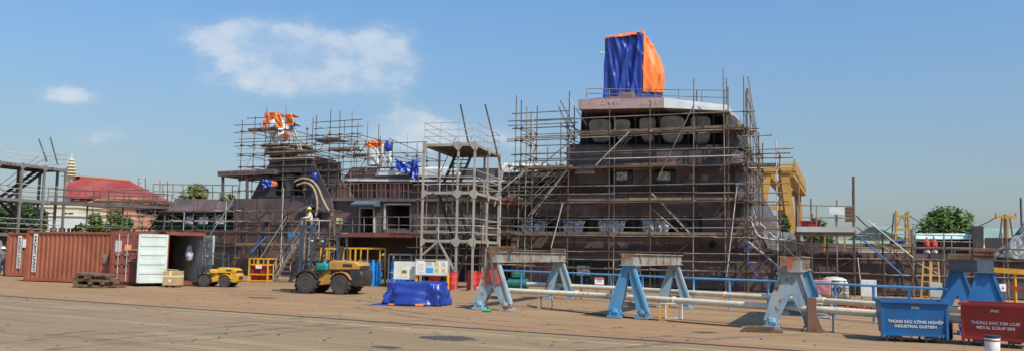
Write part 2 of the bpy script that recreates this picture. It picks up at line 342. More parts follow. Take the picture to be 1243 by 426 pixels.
# ------------------------------------------------------------------ ground
def ground_mat():
    mt = bpy.data.materials.new('yard_concrete'); mt.use_nodes = True; nt = mt.node_tree; b = nt.nodes['Principled BSDF']
    tc = nn(nt, 'ShaderNodeTexCoord'); ob = tc.outputs['Object']
    far = (.3, .168, .073); near = (.235, .163, .086)
    a = G(0, 360); c = G(978, 428); d = (c - a).normalized(); nrm = V((-d.y, d.x, 0))
    dp = nn(nt, 'ShaderNodeVectorMath', operation='DOT_PRODUCT'); nt.links.new(ob, dp.inputs[0]); dp.inputs[1].default_value = nrm
    sub = nn(nt, 'ShaderNodeMath', operation='SUBTRACT', i1=a.dot(nrm)); nt.links.new(dp.outputs['Value'], sub.inputs[0])
    fz = ramp(nt, sub.outputs[0], -.25, .25)
    col = mixc(nt, fz, near, far)
    rm = nn(nt, 'ShaderNodeVectorRotate', rotation_type='Z_AXIS'); rm.inputs['Angle'].default_value = -atan2(d.y, d.x); nt.links.new(ob, rm.inputs['Vector'])
    al = rm.outputs[0]
    def lay(src, lo, hi, amt, cc):
        nonlocal col
        mm = nn(nt, 'ShaderNodeMath', operation='MULTIPLY', i1=amt); nt.links.new(ramp(nt, src, lo, hi), mm.inputs[0]); col = mixc(nt, mm.outputs[0], col, cc)
    lay(noi(nt, ob, .16, 6, .6), .42, .68, .45, (.27, .2, .13))
    lay(noi(nt, mapped(nt, al, (.1, 1, 1)), 1.1, 6, .6), .5, .64, .7, (.34, .235, .125))
    lay(noi(nt, mapped(nt, al, (.05, 1.0, 1)), 1.7, 7, .65), .53, .63, .55, (.17, .11, .07))
    lay(noi(nt, mapped(nt, al, (.09, 1.6, 1)), 2.9, 7, .65), .56, .66, .5, (.13, .095, .07))
    lay(noi(nt, mapped(nt, al, (.15, .8, 1)), .45, 5, .6), .5, .66, .5, (.3, .155, .07))
    lay(noi(nt, mapped(nt, al, (.3, 1, 1)), 3.2, 8, .7), .6, .74, .45, (.15, .115, .09))
    lay(noi(nt, ob, 9, 6, .7), .55, .8, .3, (.34, .26, .18))
    lay(noi(nt, ob, 38, 3, .7), .62, .75, .35, (.12, .095, .08))
    # slab joints
    br = nn(nt, 'ShaderNodeTexBrick'); nt.links.new(al, br.inputs['Vector']); br.offset = 0
    br.inputs['Scale'].default_value = 1; br.inputs['Brick Width'].default_value = 7.3; br.inputs['Row Height'].default_value = 5.1; br.inputs['Mortar Size'].default_value = .018
    mm = nn(nt, 'ShaderNodeMath', operation='MULTIPLY', i1=.4); nt.links.new(br.outputs['Fac'], mm.inputs[0])
    col = mixc(nt, mm.outputs[0], col, (.1, .075, .06))
    # cracks
    vo = nn(nt, 'ShaderNodeTexVoronoi', feature='DISTANCE_TO_EDGE'); vo.inputs['Scale'].default_value = .22
    wv = nn(nt, 'ShaderNodeVectorMath', operation='ADD'); ns = nt.nodes.new('ShaderNodeTexNoise'); ns.inputs['Scale'].default_value = .8; nt.links.new(ob, ns.inputs['Vector'])
    nt.links.new(ob, wv.inputs[0]); nt.links.new(ns.outputs['Color'], wv.inputs[1]); nt.links.new(wv.outputs[0], vo.inputs['Vector'])
    m2 = nn(nt, 'ShaderNodeMath', operation='MULTIPLY', i1=.45); nt.links.new(ramp(nt, vo.outputs[0], .012, .002), m2.inputs[0])
    col = mixc(nt, m2.outputs[0], col, (.1, .08, .065))
    nt.links.new(col, b.inputs['Base Color']); b.inputs['Roughness'].default_value = .88
    bp = nn(nt, 'ShaderNodeBump'); bp.inputs['Strength'].default_value = .35; bp.inputs['Distance'].default_value = .03
    nt.links.new(noi(nt, ob, 7, 8, .7), bp.inputs['Height']); nt.links.new(bp.outputs[0], b.inputs['Normal'])
    return mt
g = MB()
g.add([(-2000, -60, 0), (2000, -60, 0), (2000, 3000, 0), (-2000, 3000, 0)], [(0, 1, 2, 3)])
tag(g.build('ground', ground_mat()), None, None, kind='structure')

def strip(p, q, w, z, ext=0, wob=0, n=30):
    p, q = V(p), V(q); d = (q - p).normalized(); p = p - d * ext; q = q + d * ext; nrm = V((-d.y, d.x, 0)) * (w / 2)
    mb = MB(); vs = []
    for i in range(n + 1):
        c = p.lerp(q, i / n) + nrm.normalized() * (noise.noise(V((i * .3, p.x, 0))) * wob)
        vs += [c - nrm + V((0, 0, z)), c + nrm + V((0, 0, z))]
    return mb.add(vs, [(2 * i, 2 * i + 2, 2 * i + 3, 2 * i + 1) for i in range(n)])
ra, rb_ = G(0, 358.4), G(978, 426); rd = (rb_ - ra).normalized(); rn = V((-rd.y, rd.x, 0))
strip(ra, rb_, .24, .004, 40).build('rail_slot', mat('rail_slot_asphalt', (.05, .042, .036), (.09, .07, .055), 2, .9))['kind'] = 'structure'
strip(ra, rb_, .06, .009, 40).build('crane_rail', mat('rail_steel', (.12, .1, .09), (.2, .16, .13), 1, .4, metal=.6))['kind'] = 'structure'
def worn_paint():
    mt = mat('worn_yellow_line', (.62, .42, .14), (.5, .36, .16), 2, .8); nt = mt.node_tree; b = nt.nodes['Principled BSDF']
    tc = nn(nt, 'ShaderNodeTexCoord'); nt.links.new(ramp(nt, noi(nt, tc.outputs['Object'], 3, 7, .7), .36, .5), b.inputs['Alpha']); return mt
strip(G(32, 366), G(800, 420), .1, .004, 30, .02).build('yellow_line', worn_paint())['kind'] = 'structure'
def stain_mat():
    mt = mat('oil_stain', (.06, .05, .045), (.09, .075, .06), 3, .7); nt = mt.node_tree; b = nt.nodes['Principled BSDF']
    tc = nn(nt, 'ShaderNodeTexCoord')
    gr = nn(nt, 'ShaderNodeTexGradient', gradient_type='SPHERICAL'); nt.links.new(tc.outputs['Object'], gr.inputs[0])
    ad = nn(nt, 'ShaderNodeMath', operation='MULTIPLY_ADD', i1=.9, i2=-.45); nt.links.new(noi(nt, mapped(nt, tc.outputs['Object'], (3, 1.5, 1)), 1.3, 5), ad.inputs[0])
    a2 = nn(nt, 'ShaderNodeMath', operation='ADD'); nt.links.new(gr.outputs['Fac'], a2.inputs[0]); nt.links.new(ad.outputs[0], a2.inputs[1])
    m = nn(nt, 'ShaderNodeMath', operation='MULTIPLY', i1=.85); nt.links.new(ramp(nt, a2.outputs[0], .3, .42), m.inputs[0]); nt.links.new(m.outputs[0], b.inputs['Alpha']); return mt
SM = stain_mat()
for px, py, sx, sy, z in ((545, 410, 1.0, .75, .005),  (855, 403, .45, .3, .006), (470, 421, .5, .25, .005), (320, 361, 1.1, .5, .005)):
    mb = MB(); mb.add([(-1, -1, 0), (1, -1, 0), (1, 1, 0), (-1, 1, 0)], [(0, 1, 2, 3)])
    o = mb.build('oil_stain', SM); p = G(px, py); o.location = (p.x, p.y, z); o.scale = (sx, sy, 1); o.rotation_euler.z = R(-20); o['kind'] = 'structure'
    
def faint(m0, amt):
    nt = m0.node_tree; b = nt.nodes['Principled BSDF']; tc = nn(nt, 'ShaderNodeTexCoord'); mm = nn(nt, 'ShaderNodeMath', operation='MULTIPLY', i1=amt)
    nt.links.new(ramp(nt, noi(nt, tc.outputs['Object'], 1.6, 7, .7), .4, .65), mm.inputs[0]); nt.links.new(mm.outputs[0], b.inputs['Alpha']); return m0
TM = faint(mat('tyre_scuff', (.07, .055, .045), (.1, .08, .06), 2, .85), .4)
for k, pts in enumerate(([(0, 417), (60, 410), (140, 404), (230, 400), (330, 392), (420, 386)], [(40, 426), (150, 416), (260, 411), (400, 399), (560, 392)], [(430, 372), (500, 384), (620, 396), (760, 404), (900, 414)], [(250, 352), (330, 358), (420, 362), (520, 376)], [(700, 426), (800, 418), (900, 409), (1000, 405)])):
    for off in (0, 1.5):
        P = [G(x, y) + V((0, off, 0)) for x, y in pts]; Q = []
        for i in range(len(P) - 1):
            p0, p1, p2, p3 = P[max(i - 1, 0)], P[i], P[i + 1], P[min(i + 2, len(P) - 1)]
            for q in range(8):
                u = q / 8; Q.append(.5 * ((2 * p1) + (p2 - p0) * u + (2 * p0 - 5 * p1 + 4 * p2 - p3) * u * u + (3 * p1 - p0 - 3 * p2 + p3) * u ** 3))
        vs = []
        for i in range(len(Q) - 1):
            d = (Q[i + 1] - Q[i]).normalized(); n0 = V((-d.y, d.x, 0)) * .11; vs += [Q[i] - n0 + V((0, 0, .0062 + k * .0006)), Q[i] + n0 + V((0, 0, .0062 + k * .0006))]
        mb = MB(); mb.add(vs, [(2 * i, 2 * i + 2, 2 * i + 3, 2 * i + 1) for i in range(len(vs) // 2 - 1)]); mb.build('tyre_marks', TM)['kind'] = 'structure'
mb = MB(); rs = random.Random(4)
for i in range(260):
    p = G(rs.uniform(0, 1243), rs.choice((rs.uniform(352, 372), rs.uniform(360, 420)))); sz = rs.uniform(.015, .05)
    mb.box((p.x, p.y, sz * .3), (sz * rs.uniform(.8, 2.5), sz, sz * .7), rs.uniform(0, 3))
tag(mb.build('grit', mat('grit_and_chips', (.14, .11, .08), (.24, .18, .12), 1, .9)), 'loose chips and grit scattered over the concrete yard', 'debris', kind='stuff')

# ------------------------------------------------------------------ the ship
F = Frame(3.95, 51.5, -22)
ship = thing('ship', 'unfinished patrol ship of brown primed steel plates standing behind the scaffolding', 'ship', F.o, F.a)
def poly(pts, t): return [F.P(x, y, t) for x, y in pts]
def plate(name, pts, t, depth, m, par=ship, ground_pts=()):
    mb = MB(); P = [F.P(x, y, t) for x, y in pts]
    for i in ground_pts: P[i].z = .06
    mb.prism(P, (0, depth, 0)); return mb.build(name, m, par)
# hull
h = plate('hull', [(170, 340), (172, 284), (181, 279), (400, 281), (400, 345)], 0, 9, M['plate'], ground_pts=(0, 4))
plate('hull', [(400, 345), (400, 287), (620, 287), (620, 345)], 3.0, 6, M['plate_dark'], ground_pts=(0, 3))  # darker plate colour here adds to the shade under the deck
h2 = plate('hull', [(620, 345), (620, 302), (938, 303), (1060, 306), (1300, 309), (1300, 360)], 0, 9, M['plate'], ground_pts=(0, 5))
plate('deck', [(400, 287.5), (400, 281), (622, 284), (622, 290)], -.05, 3.2, M['plate_grey'])
plate('fender', [(404, 287), (404, 282), (512, 282.5), (512, 287.5)], -.22, .14, M['deckred'])
plate('fender', [(622, 304.5), (622, 300), (936, 301), (936, 305.5)], -.2, .25, M['plate_dark'])
plate('fender', [(936, 312), (940, 304), (1046, 308), (1046, 315)], -.16, .2, M['plate_grey'])
# stiffeners on the lower hull
mb = MB()
for px in range(640, 935, 26):
    a = F.P(px, 298, 0); mb.bb(a.x - .03, a.x + .03, -.13, 0, a.z - .55, a.z - .02)
for px in range(960, 1240, 17):
    a = F.P(px, 320, 0); b = F.P(px, 345, 0); mb.bb(a.x - .025, a.x + .025, -.05, 0, b.z, a.z)
mb.build('stiffener', M['plate'], ship)
# stern block (low, left): sloping side panel over a band of windows
A, B, C_, D_ = F.P(214, 241, .9), F.P(283, 242, .9), F.P(287, 257, .05), F.P(197, 257, .05)
mb = MB(); mb.prism([D_, C_, B, A], (0, 3, 0)); mb.build('side_panel', M['plate'], ship)
plate('wall', [(283, 281), (283, 241), (402, 240), (402, 283)], .02, 5, M['plate'])
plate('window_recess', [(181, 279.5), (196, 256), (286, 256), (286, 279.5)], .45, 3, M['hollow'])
plate('bulwark', [(165, 258), (165, 249), (186, 248), (178, 260)], .6, 2, M['plate_dark'])
mb = MB()
for x0, y0, x1, y1 in ((181, 279, 196, 257), (196, 257, 286, 257), (181, 278.5, 286, 278.5), (196, 260.5, 286, 260.5), (205, 257, 205, 279), (224, 257, 224, 279), (240, 257, 240, 279), (259, 257, 259, 279), (275, 257, 275, 279), (190, 274, 286, 274)):
    mb.beam(F.P(x0, y0, .25), F.P(x1, y1, .25), .16 if x0 != x1 else .1, .14)
mb.build('window_frame', M['teal'], ship)

def lumpy(P, nx, ny, amp, seed, sc=1.5, edge=True, sag=0.0, out=None, fold=0.0):
    """bilinear patch of cloth/film between 4 points (bl, br, tr, tl), crumpled along its normal"""
    P = [V(p) for p in P]; nr = (P[1] - P[0]).cross(P[3] - P[0]).normalized()
    if out is not None and nr.dot(V(out)) < 0: nr = -nr
    vs = []
    for j in range(ny + 1):
        for i in range(nx + 1):
            u, v = i / nx, j / ny
            p = P[0].lerp(P[1], u).lerp(P[3].lerp(P[2], u), v)
            k = min(1, 8 * min(u, 1 - u)) * min(1, 8 * min(v, 1 - v)) if edge else 1
            q = p * sc + V((seed * 7.1, seed * 3.3, seed))
            n1 = noise.noise(q) + .32 * (1 - 2 * abs(noise.noise(q * 1.9))) + .1 * noise.noise(q * 5)
            if fold: n1 += .55 * (1 - 2.4 * abs(noise.noise(V((u * 3.1 + v * 1.7, v * 1.1 - u * .6, seed * 1.7))))) + .3 * (1 - 2.4 * abs(noise.noise(V((u * 5 - v * 3, v * 2.2 + u, seed * 2.7)))))
            if fold: n1 += fold * sin((u * 9 + v * 2.2 + noise.noise(q * .6) * 1.5) * 2.2) * (1 - v * .6)
            vs.append(p + nr * (amp * n1 * k) + V((0, 0, -sag * 4 * u * (1 - u))))
    w1 = nx + 1
    return vs, [(j * w1 + i, j * w1 + i + 1, (j + 1) * w1 + i + 1, (j + 1) * w1 + i) for j in range(ny) for i in range(nx)]
def sheet(name, P, m, par, amp=.06, seed=1, nx=24, ny=24, thick=.02, **k):
    mb = MB(); vs, fs = lumpy(P, nx, ny, amp, seed, **k); mb.add(vs, fs)
    o = mb.build(name, m, par, smooth='all')
    md = o.modifiers.new('thickness', 'SOLIDIFY'); md.thickness = thick; md.offset = 0
    return o
for px in (228, 246, 266):
    sheet('window_film', [F.P(px - 6, 272, .3), F.P(px + 6, 272, .3), F.P(px + 7, 262, .3), F.P(px - 5, 262, .3)], M['film'], ship, .05, px, 8, 8)
# stern funnel house
def cut_plate(name, outer, hole, t, depth, m, par=ship):
    """outer quad with a quad hole (both bl,br,tr,tl), thickness depth"""
    mb = MB(); o = poly(outer, t); i = poly(hole, t); d = V((0, depth, 0))
    vs = o + i + [p + d for p in o] + [p + d for p in i]
    fs = []
    for k in range(4):
        l = (k + 1) % 4
        fs += [(k, l, 4 + l, 4 + k), (8 + k, 8 + l, 12 + l, 12 + k), (k, l, 8 + l, 8 + k), (4 + k, 4 + l, 12 + l, 12 + k)]
    mb.add(vs, fs); return mb.build(name, m, par)
cut_plate('funnel_house', [(304, 241), (402, 241), (378, 193), (328, 196)], [(333, 237), (368, 237), (365, 209), (335, 209)], 1.2, .15, M['plate_grey'])  # house stands out of the sun; its shade is put into the dark plate colour
plate('funnel_house', [(306, 241), (402, 241), (376, 198), (330, 199)], 4.0, .2, M['plate_grey'])
plate('funnel_house_roof', [(328, 197), (330, 192), (378, 189), (378, 194)], 1.0, 3.2, M['plate'])
mb = MB(); a = F.P(350, 238, 2.2); b = F.P(349, 212, 2.2); mb.lathe([(.45, a.z), (.45, b.z - .5), (.38, b.z - .4), (.38, b.z)], (a.x, 2.2, 0), 20)
mb.build('exhaust_duct', M['galv'], ship, smooth=True)
plate('canopy', [(264, 214), (264, 208), (332, 205), (332, 211)], .6, 4, M['plate'])
mb = MB(); mb.prism(poly([(266, 214), (300, 214), (326, 220), (326, 213)][::-1], 1.0), (0, .2, 0)); 
for px in (270.5, 300): mb.beam(F.P(px, 242, .8), F.P(px, 213, .8), .16, .16)
mb.build('canopy_column', M['plate'], ship)
plate('wall', [(374, 241), (374, 207), (392, 197), (412, 197), (412, 241)], 2.2, .25, M['plate'])
plate('wall', [(402, 241), (402, 224), (414, 217), (430, 241)], 1.6, .2, M['plate'])
# mast base rings and radome
for y, rad, pxc in ((191, 1.5, 352), (184, 1.7, 350), (179, 1.9, 349)):
    c = F.P(pxc, y, 2.8); mb = MB(); mb.lathe([(rad, c.z - .09), (rad + .05, c.z - .06), (rad + .05, c.z + .06), (rad, c.z + .09)], (c.x, 2.8, 0), 24); mb.build('mast_ring', M['galv'], ship)
a, b = F.P(350, 193, 2.2), F.P(334, 148, 2.2)
mb = MB(); mb.path([a, a.lerp(b, .3), a.lerp(b, .34), a.lerp(b, .8), b], [.5, .42, .62, .75, .55], 18); mb.build('mast', M['white'], ship, smooth=True)
mb = MB(); c = F.P(352, 187, 2.6); mb.lathe([(.5, c.z - .4), (.6, c.z - .2), (.6, c.z + .2), (.3, c.z + .35)], (c.x, 2.6, 0), 20); mb.build('radome', M['lightgrey'], ship, smooth=True)
# midships house
plate('roof_house', [(414, 218), (428, 203), (692, 205), (692, 219.5)], 2.0, 5, M['plate'])
plate('roof_ledge', [(413, 219.5), (413, 217), (690, 219), (690, 221)], 1.85, .4, M['white'])
plate('wall', [(405, 243), (405, 219), (690, 221), (690, 243)], 3.0, 3, M['plate'])
plate('wall', [(400, 283), (400, 243), (437, 243), (437, 283)], .5, 3, M['plate'])
plate('wall', [(454, 283), (454, 243), (468, 243), (468, 283)], .5, 3, M['plate'])
plate('wall', [(437, 252), (437, 243), (454, 243), (454, 252)], .5, 3, M['plate'])
plate('wall', [(468, 248), (468, 243), (497, 243), (497, 248)], .5, 3, M['plate'])
plate('wall', [(468, 283), (468, 277), (497, 277), (497, 283)], .5, 3, M['plate'])
plate('wall', [(497, 284), (497, 243), (622, 244), (622, 285)], .5, 3, M['plate'])
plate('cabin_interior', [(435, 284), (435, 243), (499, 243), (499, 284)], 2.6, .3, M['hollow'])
plate('deck', [(400, 243.5), (400, 239.5), (690, 242), (690, 246)], .2, 5, M['plate'])
for x0, x1 in ((418, 424), (430, 438), (442, 452), (457, 470), (474, 488), (520, 540)):
    plate('wall_panel', [(x0, 240), (x0, 222), (x1, 222), (x1, 240)], 2.9, .06, M['fascia'])
mb = MB()
for a, b in (((436, 283), (437, 252)), ((454, 283), (454, 252)), ((436, 252), (455, 252))): mb.beam(F.P(*a, .45), F.P(*b, .45), .1, .1)
mb.build('door_frame', M['lightgrey'], ship)
mb = MB()
for a, b in (((466.5, 278), (467.5, 247)), ((466, 247.5), (499, 247.5))) [:]: mb.beam(F.P(*a, .42), F.P(*b, .42), .08, .12)
mb.build('window_frame', M['lightgrey'], ship)
mb = MB(); a, b = F.P(433, 250, .3), F.P(462, 250, .3); k = F.P(433, 241, .3).z
mb.prism([V((a.x, .5, k)), V((a.x - .05, -.5, a.z + .1)), V((a.x - .05, -.45, a.z - .05)), V((a.x, .5, a.z))], (b.x - a.x, 0, 0)); mb.build('awning', M['slate'], ship)
sheet('roof_sheeting', [F.P(455, 213.5, 1.9), F.P(496, 212.5, 1.9), F.P(494, 205, 1.9), F.P(458, 205, 1.9)], M['paper'], ship, .06, 5, 14, 8)
sheet('roof_sheeting', [F.P(505, 215, 1.8), F.P(560, 214, 1.8), F.P(556, 203, 1.8), F.P(506, 203, 1.8)], M['paper'], ship, .1, 7, 14, 8)
sheet('roof_sheeting', [F.P(604, 210, 1.8), F.P(648, 209, 1.8), F.P(668, 200, 2.4), F.P(606, 198, 1.8)], M['paper'], ship, .1, 8, 18, 8)
mb = MB(); mb.prism(poly([(590, 246), (590, 238), (645, 242), (645, 250)], -.2), (0, .15, 0)); mb.build('toe_plate', M['deckred'], ship)
# wheelhouse block
plate('wall', [(640, 263), (652, 236), (893, 235.5), (901, 263)], .15, 8.5, M['plate'])
plate('wall', [(620, 262.5), (620, 246), (645, 246), (640, 262.5)], .46, 6, M['plate'])
mb = MB(); a, b, c, d = F.P(652, 236.2, .15), F.P(893, 236, .15), F.P(893, 223, -.25), F.P(684, 223, -.25)
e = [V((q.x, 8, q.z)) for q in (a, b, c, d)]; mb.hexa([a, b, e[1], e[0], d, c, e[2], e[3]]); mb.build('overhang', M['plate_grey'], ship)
def wall_with_holes(name, x0, x1, yb, yt, holes, t, depth, m, xr=None, par=ship):
    """pieces butted round the openings; holes = (xa, xb, ya, yb)"""
    hs = sorted(holes); cur = x0; mb = MB(); ya, yb2 = hs[0][2], hs[0][3]
    def pc(a, b, c, d):      # px range a..b, py top c, bottom d
        P = [F.P(a, d, t), F.P(b, d, t), F.P(b, c, t), F.P(a, c, t)]; mb.prism(P, (0, depth, 0))
    for xa, xb, ha, hb in hs: pc(cur, xa, yt, yb); cur = xb
    pc(cur, x1, yt, yb)
    for xa, xb, ha, hb in hs: pc(xa, xb, yt, ha); pc(xa, xb, hb, yb)
    return mb.build(name, m, par)
wall_with_holes('wall', 689, 889, 223, 179, [(740, 768, 205, 222.6), (792, 820, 205, 222.6)], -.25, .5, M['plate'])
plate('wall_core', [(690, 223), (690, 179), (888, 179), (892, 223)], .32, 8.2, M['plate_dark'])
for xa, xb in ((740, 768), (792, 820)):
    plate('window', [(xa + 1, 222), (xa + 1, 206), (xb - 1, 206), (xb - 1, 222)], .15, .06, M['glass'])
    sheet('window_film', [F.P(xa + 7, 219, .02), F.P(xb - 6, 219, .02), F.P(xb - 6, 208, .02), F.P(xa + 8, 208, .02)], M['film'], ship, .05, xa, 10, 8)
plate('wall_strip', [(696, 211), (696, 205), (722, 205), (722, 211)], -.27, .02, M['lightgrey'])
for x, y in ((852, 212), (836, 210)): plate('wall_strip', [(x, y + 7), (x, y), (x + 8, y), (x + 8, y + 7)], -.27, .02, M['fascia'])
# cabin window band
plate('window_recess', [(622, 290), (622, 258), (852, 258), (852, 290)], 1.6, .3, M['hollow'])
plate('bulwark', [(620, 302), (620, 287), (904, 289), (911, 303)], -.03, 8.5, M['plate'])
plate('bulwark', [(852, 289), (852, 263), (901, 263), (905, 289)], .02, 8.5, M['plate'])
WX = ((628, 668), (678, 714), (722, 764), (775, 818), (824, 850))
for xa, xb in WX:
    f = MB()
    for a, b in (((xa, 285.5), (xb, 285.5)), ((xa, 264), (xb, 264)), ((xa, 286), (xa, 263)), ((xb, 286), (xb, 263))): f.beam(F.P(*a, .95), F.P(*b, .95), .09, .1)
    fo = f.build('window', M['teal'], ship)
    plate('pane', [(xa, 285), (xa, 265), (xb, 265), (xb, 285)], 1.0, .05, M['glass'], par=fo)
    if xa < 820: sheet('window_film', [F.P(xa + 6, 281, .12), F.P(xb - 7, 282, .14), F.P(xb - 4, 268, .22), F.P(xa + 5, 267, .22)], M['film'], fo, .12, xa, 26, 12, fold=.7, edge=False, sc=2.2)
mb = MB()
for x in (673, 718, 769, 821): MB().prism(poly([(x - 3, 287), (x - 3, 262), (x + 3, 262), (x + 3, 287)], .8), (0, .6, 0)).build('window_pillar', M['plate_dark'], ship)
# lower hull openings
for xa, xb in ((690, 745), (752, 800)):
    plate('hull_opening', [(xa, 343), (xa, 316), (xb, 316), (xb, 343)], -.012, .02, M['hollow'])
    f = MB()
    for a, b in (((xa, 342), (xb, 342)), ((xa, 316), (xb, 316)), ((xa, 343), (xa, 316)), ((xb, 343), (xb, 316)), (((xa + xb) / 2, 343), ((xa + xb) / 2, 316))): f.beam(F.P(*a, -.04), F.P(*b, -.04), .08, .1)
    f.build('window_frame', M['teal'], ship)
    sheet('window_film', [F.P(xa + 10, 334, -.06), F.P(xa + 26, 334, -.06), F.P(xa + 26, 322, -.06), F.P(xa + 10, 322, -.06)], M['film'], ship, .05, xa, 8, 8)
# wheelhouse: leaning masked windows under the roof overhang
plate('wheelhouse_wall', [(704, 179), (706, 134), (884, 134), (888, 179)], 1.3, 7, M['hollow'])  # near-black wall colour stands in for shade below the roof overhang
plate('wheelhouse_sill', [(690, 180), (692, 176), (888, 176), (889, 180)], .05, 8, M['plate_grey'])
for k, (xa, xb, yt, yb) in enumerate(((716, 743, 145, 173), (747, 766, 145, 173), (777, 797, 143, 173), (802, 832, 141, 174), (839, 864, 141, 175))):
    mb = MB(); bl, br, tr, tl = F.P(xa + 4, yb, .85), F.P(xb - 3, yb, .85), F.P(xb, yt, .2), F.P(xa - 2, yt, .2)
    vs, fs = lumpy([bl, br, tr, tl], 16, 14, .06, k + 3, sc=1.2); c0 = (bl + br + tr + tl) / 4
    for q in range(len(vs)):
        a_, b_ = (q % 17) / 8 - 1, (q // 17) / 7 - 1; m_ = max(abs(a_), abs(b_)) / max(1e-6, (a_ ** 4 + b_ ** 4) ** .25) if (a_ or b_) else 1
        vs[q] = c0 + (vs[q] - c0) * m_
    mb.add(vs, fs); o = mb.build('wheelhouse_window', M['tapefilm'], ship, smooth='all')
    md = o.modifiers.new('thickness', 'SOLIDIFY'); md.thickness = .1
for x in (712, 745, 771, 800, 835, 866, 882):
    mb = MB(); mb.beam(F.P(x + 1, 178, 1.2), F.P(x, 133, .5), .14, .2); mb.build('window_pillar', M['plate_dark'], ship)
for k, t in enumerate((2.6, 4.4, 6.2)):     # front windows, seen at a grazing angle
    mb = MB(); s = F.P(884, 150, 1.3).x; zb, zt = F.P(884, 172, 1.3).z, F.P(884, 144, 1.3).z
    mb.hexa([V((s + .1, t - .7, zb)), V((s + .16, t - .7, zb)), V((s + .16, t + .7, zb)), V((s + .1, t + .7, zb)), V((s + .55, t - .7, zt)), V((s + .6, t - .7, zt)), V((s + .6, t + .7, zt)), V((s + .55, t + .7, zt))])
    mb.build('wheelhouse_window', M['tapefilm'], ship)
# angled front of the house: each band pushes forward towards the centreline
def nose(x0, y0, e0, x1, y1, e1, m, d=8.6):
    a, b = F.P(x0, y0, .0), F.P(x1, y1, .0); mb = MB()
    ring = lambda p, e: [V((p.x - .3, .05, p.z)), V((p.x, .05, p.z)), V((p.x + e, 2.6, p.z)), V((p.x + e, 6.2, p.z)), V((p.x, d, p.z)), V((p.x - .3, d, p.z))]
    v = ring(a, e0) + ring(b, e1); mb.add(v, [(5, 4, 3, 2, 1, 0), (6, 7, 8, 9, 10, 11)] + [(i, (i + 1) % 6, 6 + (i + 1) % 6, 6 + i) for i in range(6)]); mb.build('front_wall', m, ship)
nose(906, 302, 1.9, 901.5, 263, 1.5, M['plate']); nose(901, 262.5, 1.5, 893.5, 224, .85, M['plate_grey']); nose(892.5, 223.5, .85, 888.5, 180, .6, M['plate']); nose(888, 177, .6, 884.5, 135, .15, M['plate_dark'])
# roof edge
def fascia(name, xa, ya0, ya1, xb, yb0, yb1, m, t=-.8):
    P = [F.P(xa, ya1, t), F.P(xb, yb1, t), F.P(xb, yb0, t + .35), F.P(xa, ya0, t + .35)]; mb = MB(); mb.prism(P, (0, 9.3, 0)); return mb.build(name, m, ship)
fascia('wheelhouse_roof', 702, 121, 133, 806, 119, 131, M['fascia'])
fascia('wheelhouse_roof', 806, 119, 131, 884, 128, 135, M['lightgrey'])
fo = MB(); fo.prism(poly([(703, 121.5), (742, 117.5), (806, 118), (806, 119.2)], -.3), (0, 9, 0)); fo.build('roof_coaming', M['fascia'], ship)
fo = MB(); fo.prism(poly([(752, 119), (752, 112), (768, 112), (768, 119)], .6), (0, .7, 0)); fo.build('roof_box', M['fascia'], ship)
def text(name, s, size, m, par, loc, rot, ext=.004, sx=1.0, align='CENTER', bold=0):
    cu = bpy.data.curves.new('t', 'FONT'); cu.body = s; cu.size = size; cu.extrude = ext; cu.align_x = align; cu.align_y = 'CENTER'; cu.offset = bold
    ob = bpy.data.objects.new('t', cu); COL.objects.link(ob); bpy.context.view_layer.update()
    me = bpy.data.meshes.new_from_object(ob.evaluated_get(bpy.context.evaluated_depsgraph_get())); bpy.data.objects.remove(ob)
    me.materials.clear(); me.materials.append(m); o = bpy.data.objects.new(name, me); COL.objects.link(o)
    o.parent = par; o.location = loc; o.rotation_euler = rot; o.scale = (sx, 1, 1); return o
for s, px in (('/2/V\\ I', 741), ('1/7/1', 790)):
    p = F.P(px, 125.5, -.34); text('chalk_mark', s, .5, M['chalk'], ship, (p.x, -.64, p.z), (pi / 2 - .5, 0, 0), sx=1.1)
# bow bulwarks
x = 1108
for x0, x1, y0 in ((1110, 1128, 285), (1130, 1158, 284), (1160, 1181, 285), (1196, 1240, 288)):
    plate('bulwark', [(x0, 309), (x0, y0), (x1, y0 + .5), (x1, 309)], 1.0, .12, M['plate_grey'])
plate('bulwark_post', [(1181, 309), (1181, 274), (1194, 274), (1194, 309)], .4, .9, M['plate_grey'])
plate('bulwark', [(940, 303), (940, 292), (1042, 296), (1042, 307)], 2.2, .12, M['plate'])
for px in (978, 1000, 1014, 1024): plate('deck_post', [(px, 306), (px, 284), (px + 2.5, 284), (px + 2.5, 306)], 1.2, .15, M['crane'] if px > 990 else M['plate_dark'])
sheet('cover_sheet', [F.P(1110, 290, .6), F.P(1182, 290, .6), F.P(1182, 283, .9), F.P(1110, 283, .9)], mat('sea_green_sheeting', (.35, .6, .58), (.6, .68, .66), 2, .5), ship, .08, 4, 20, 5)
sheet('cover_sheet', [F.P(932, 291, .5), F.P(976, 293, .5), F.P(974, 283, 1.2), F.P(934, 280, 1.2)], M['greytarp'], ship, .16, 5, 20, 8)
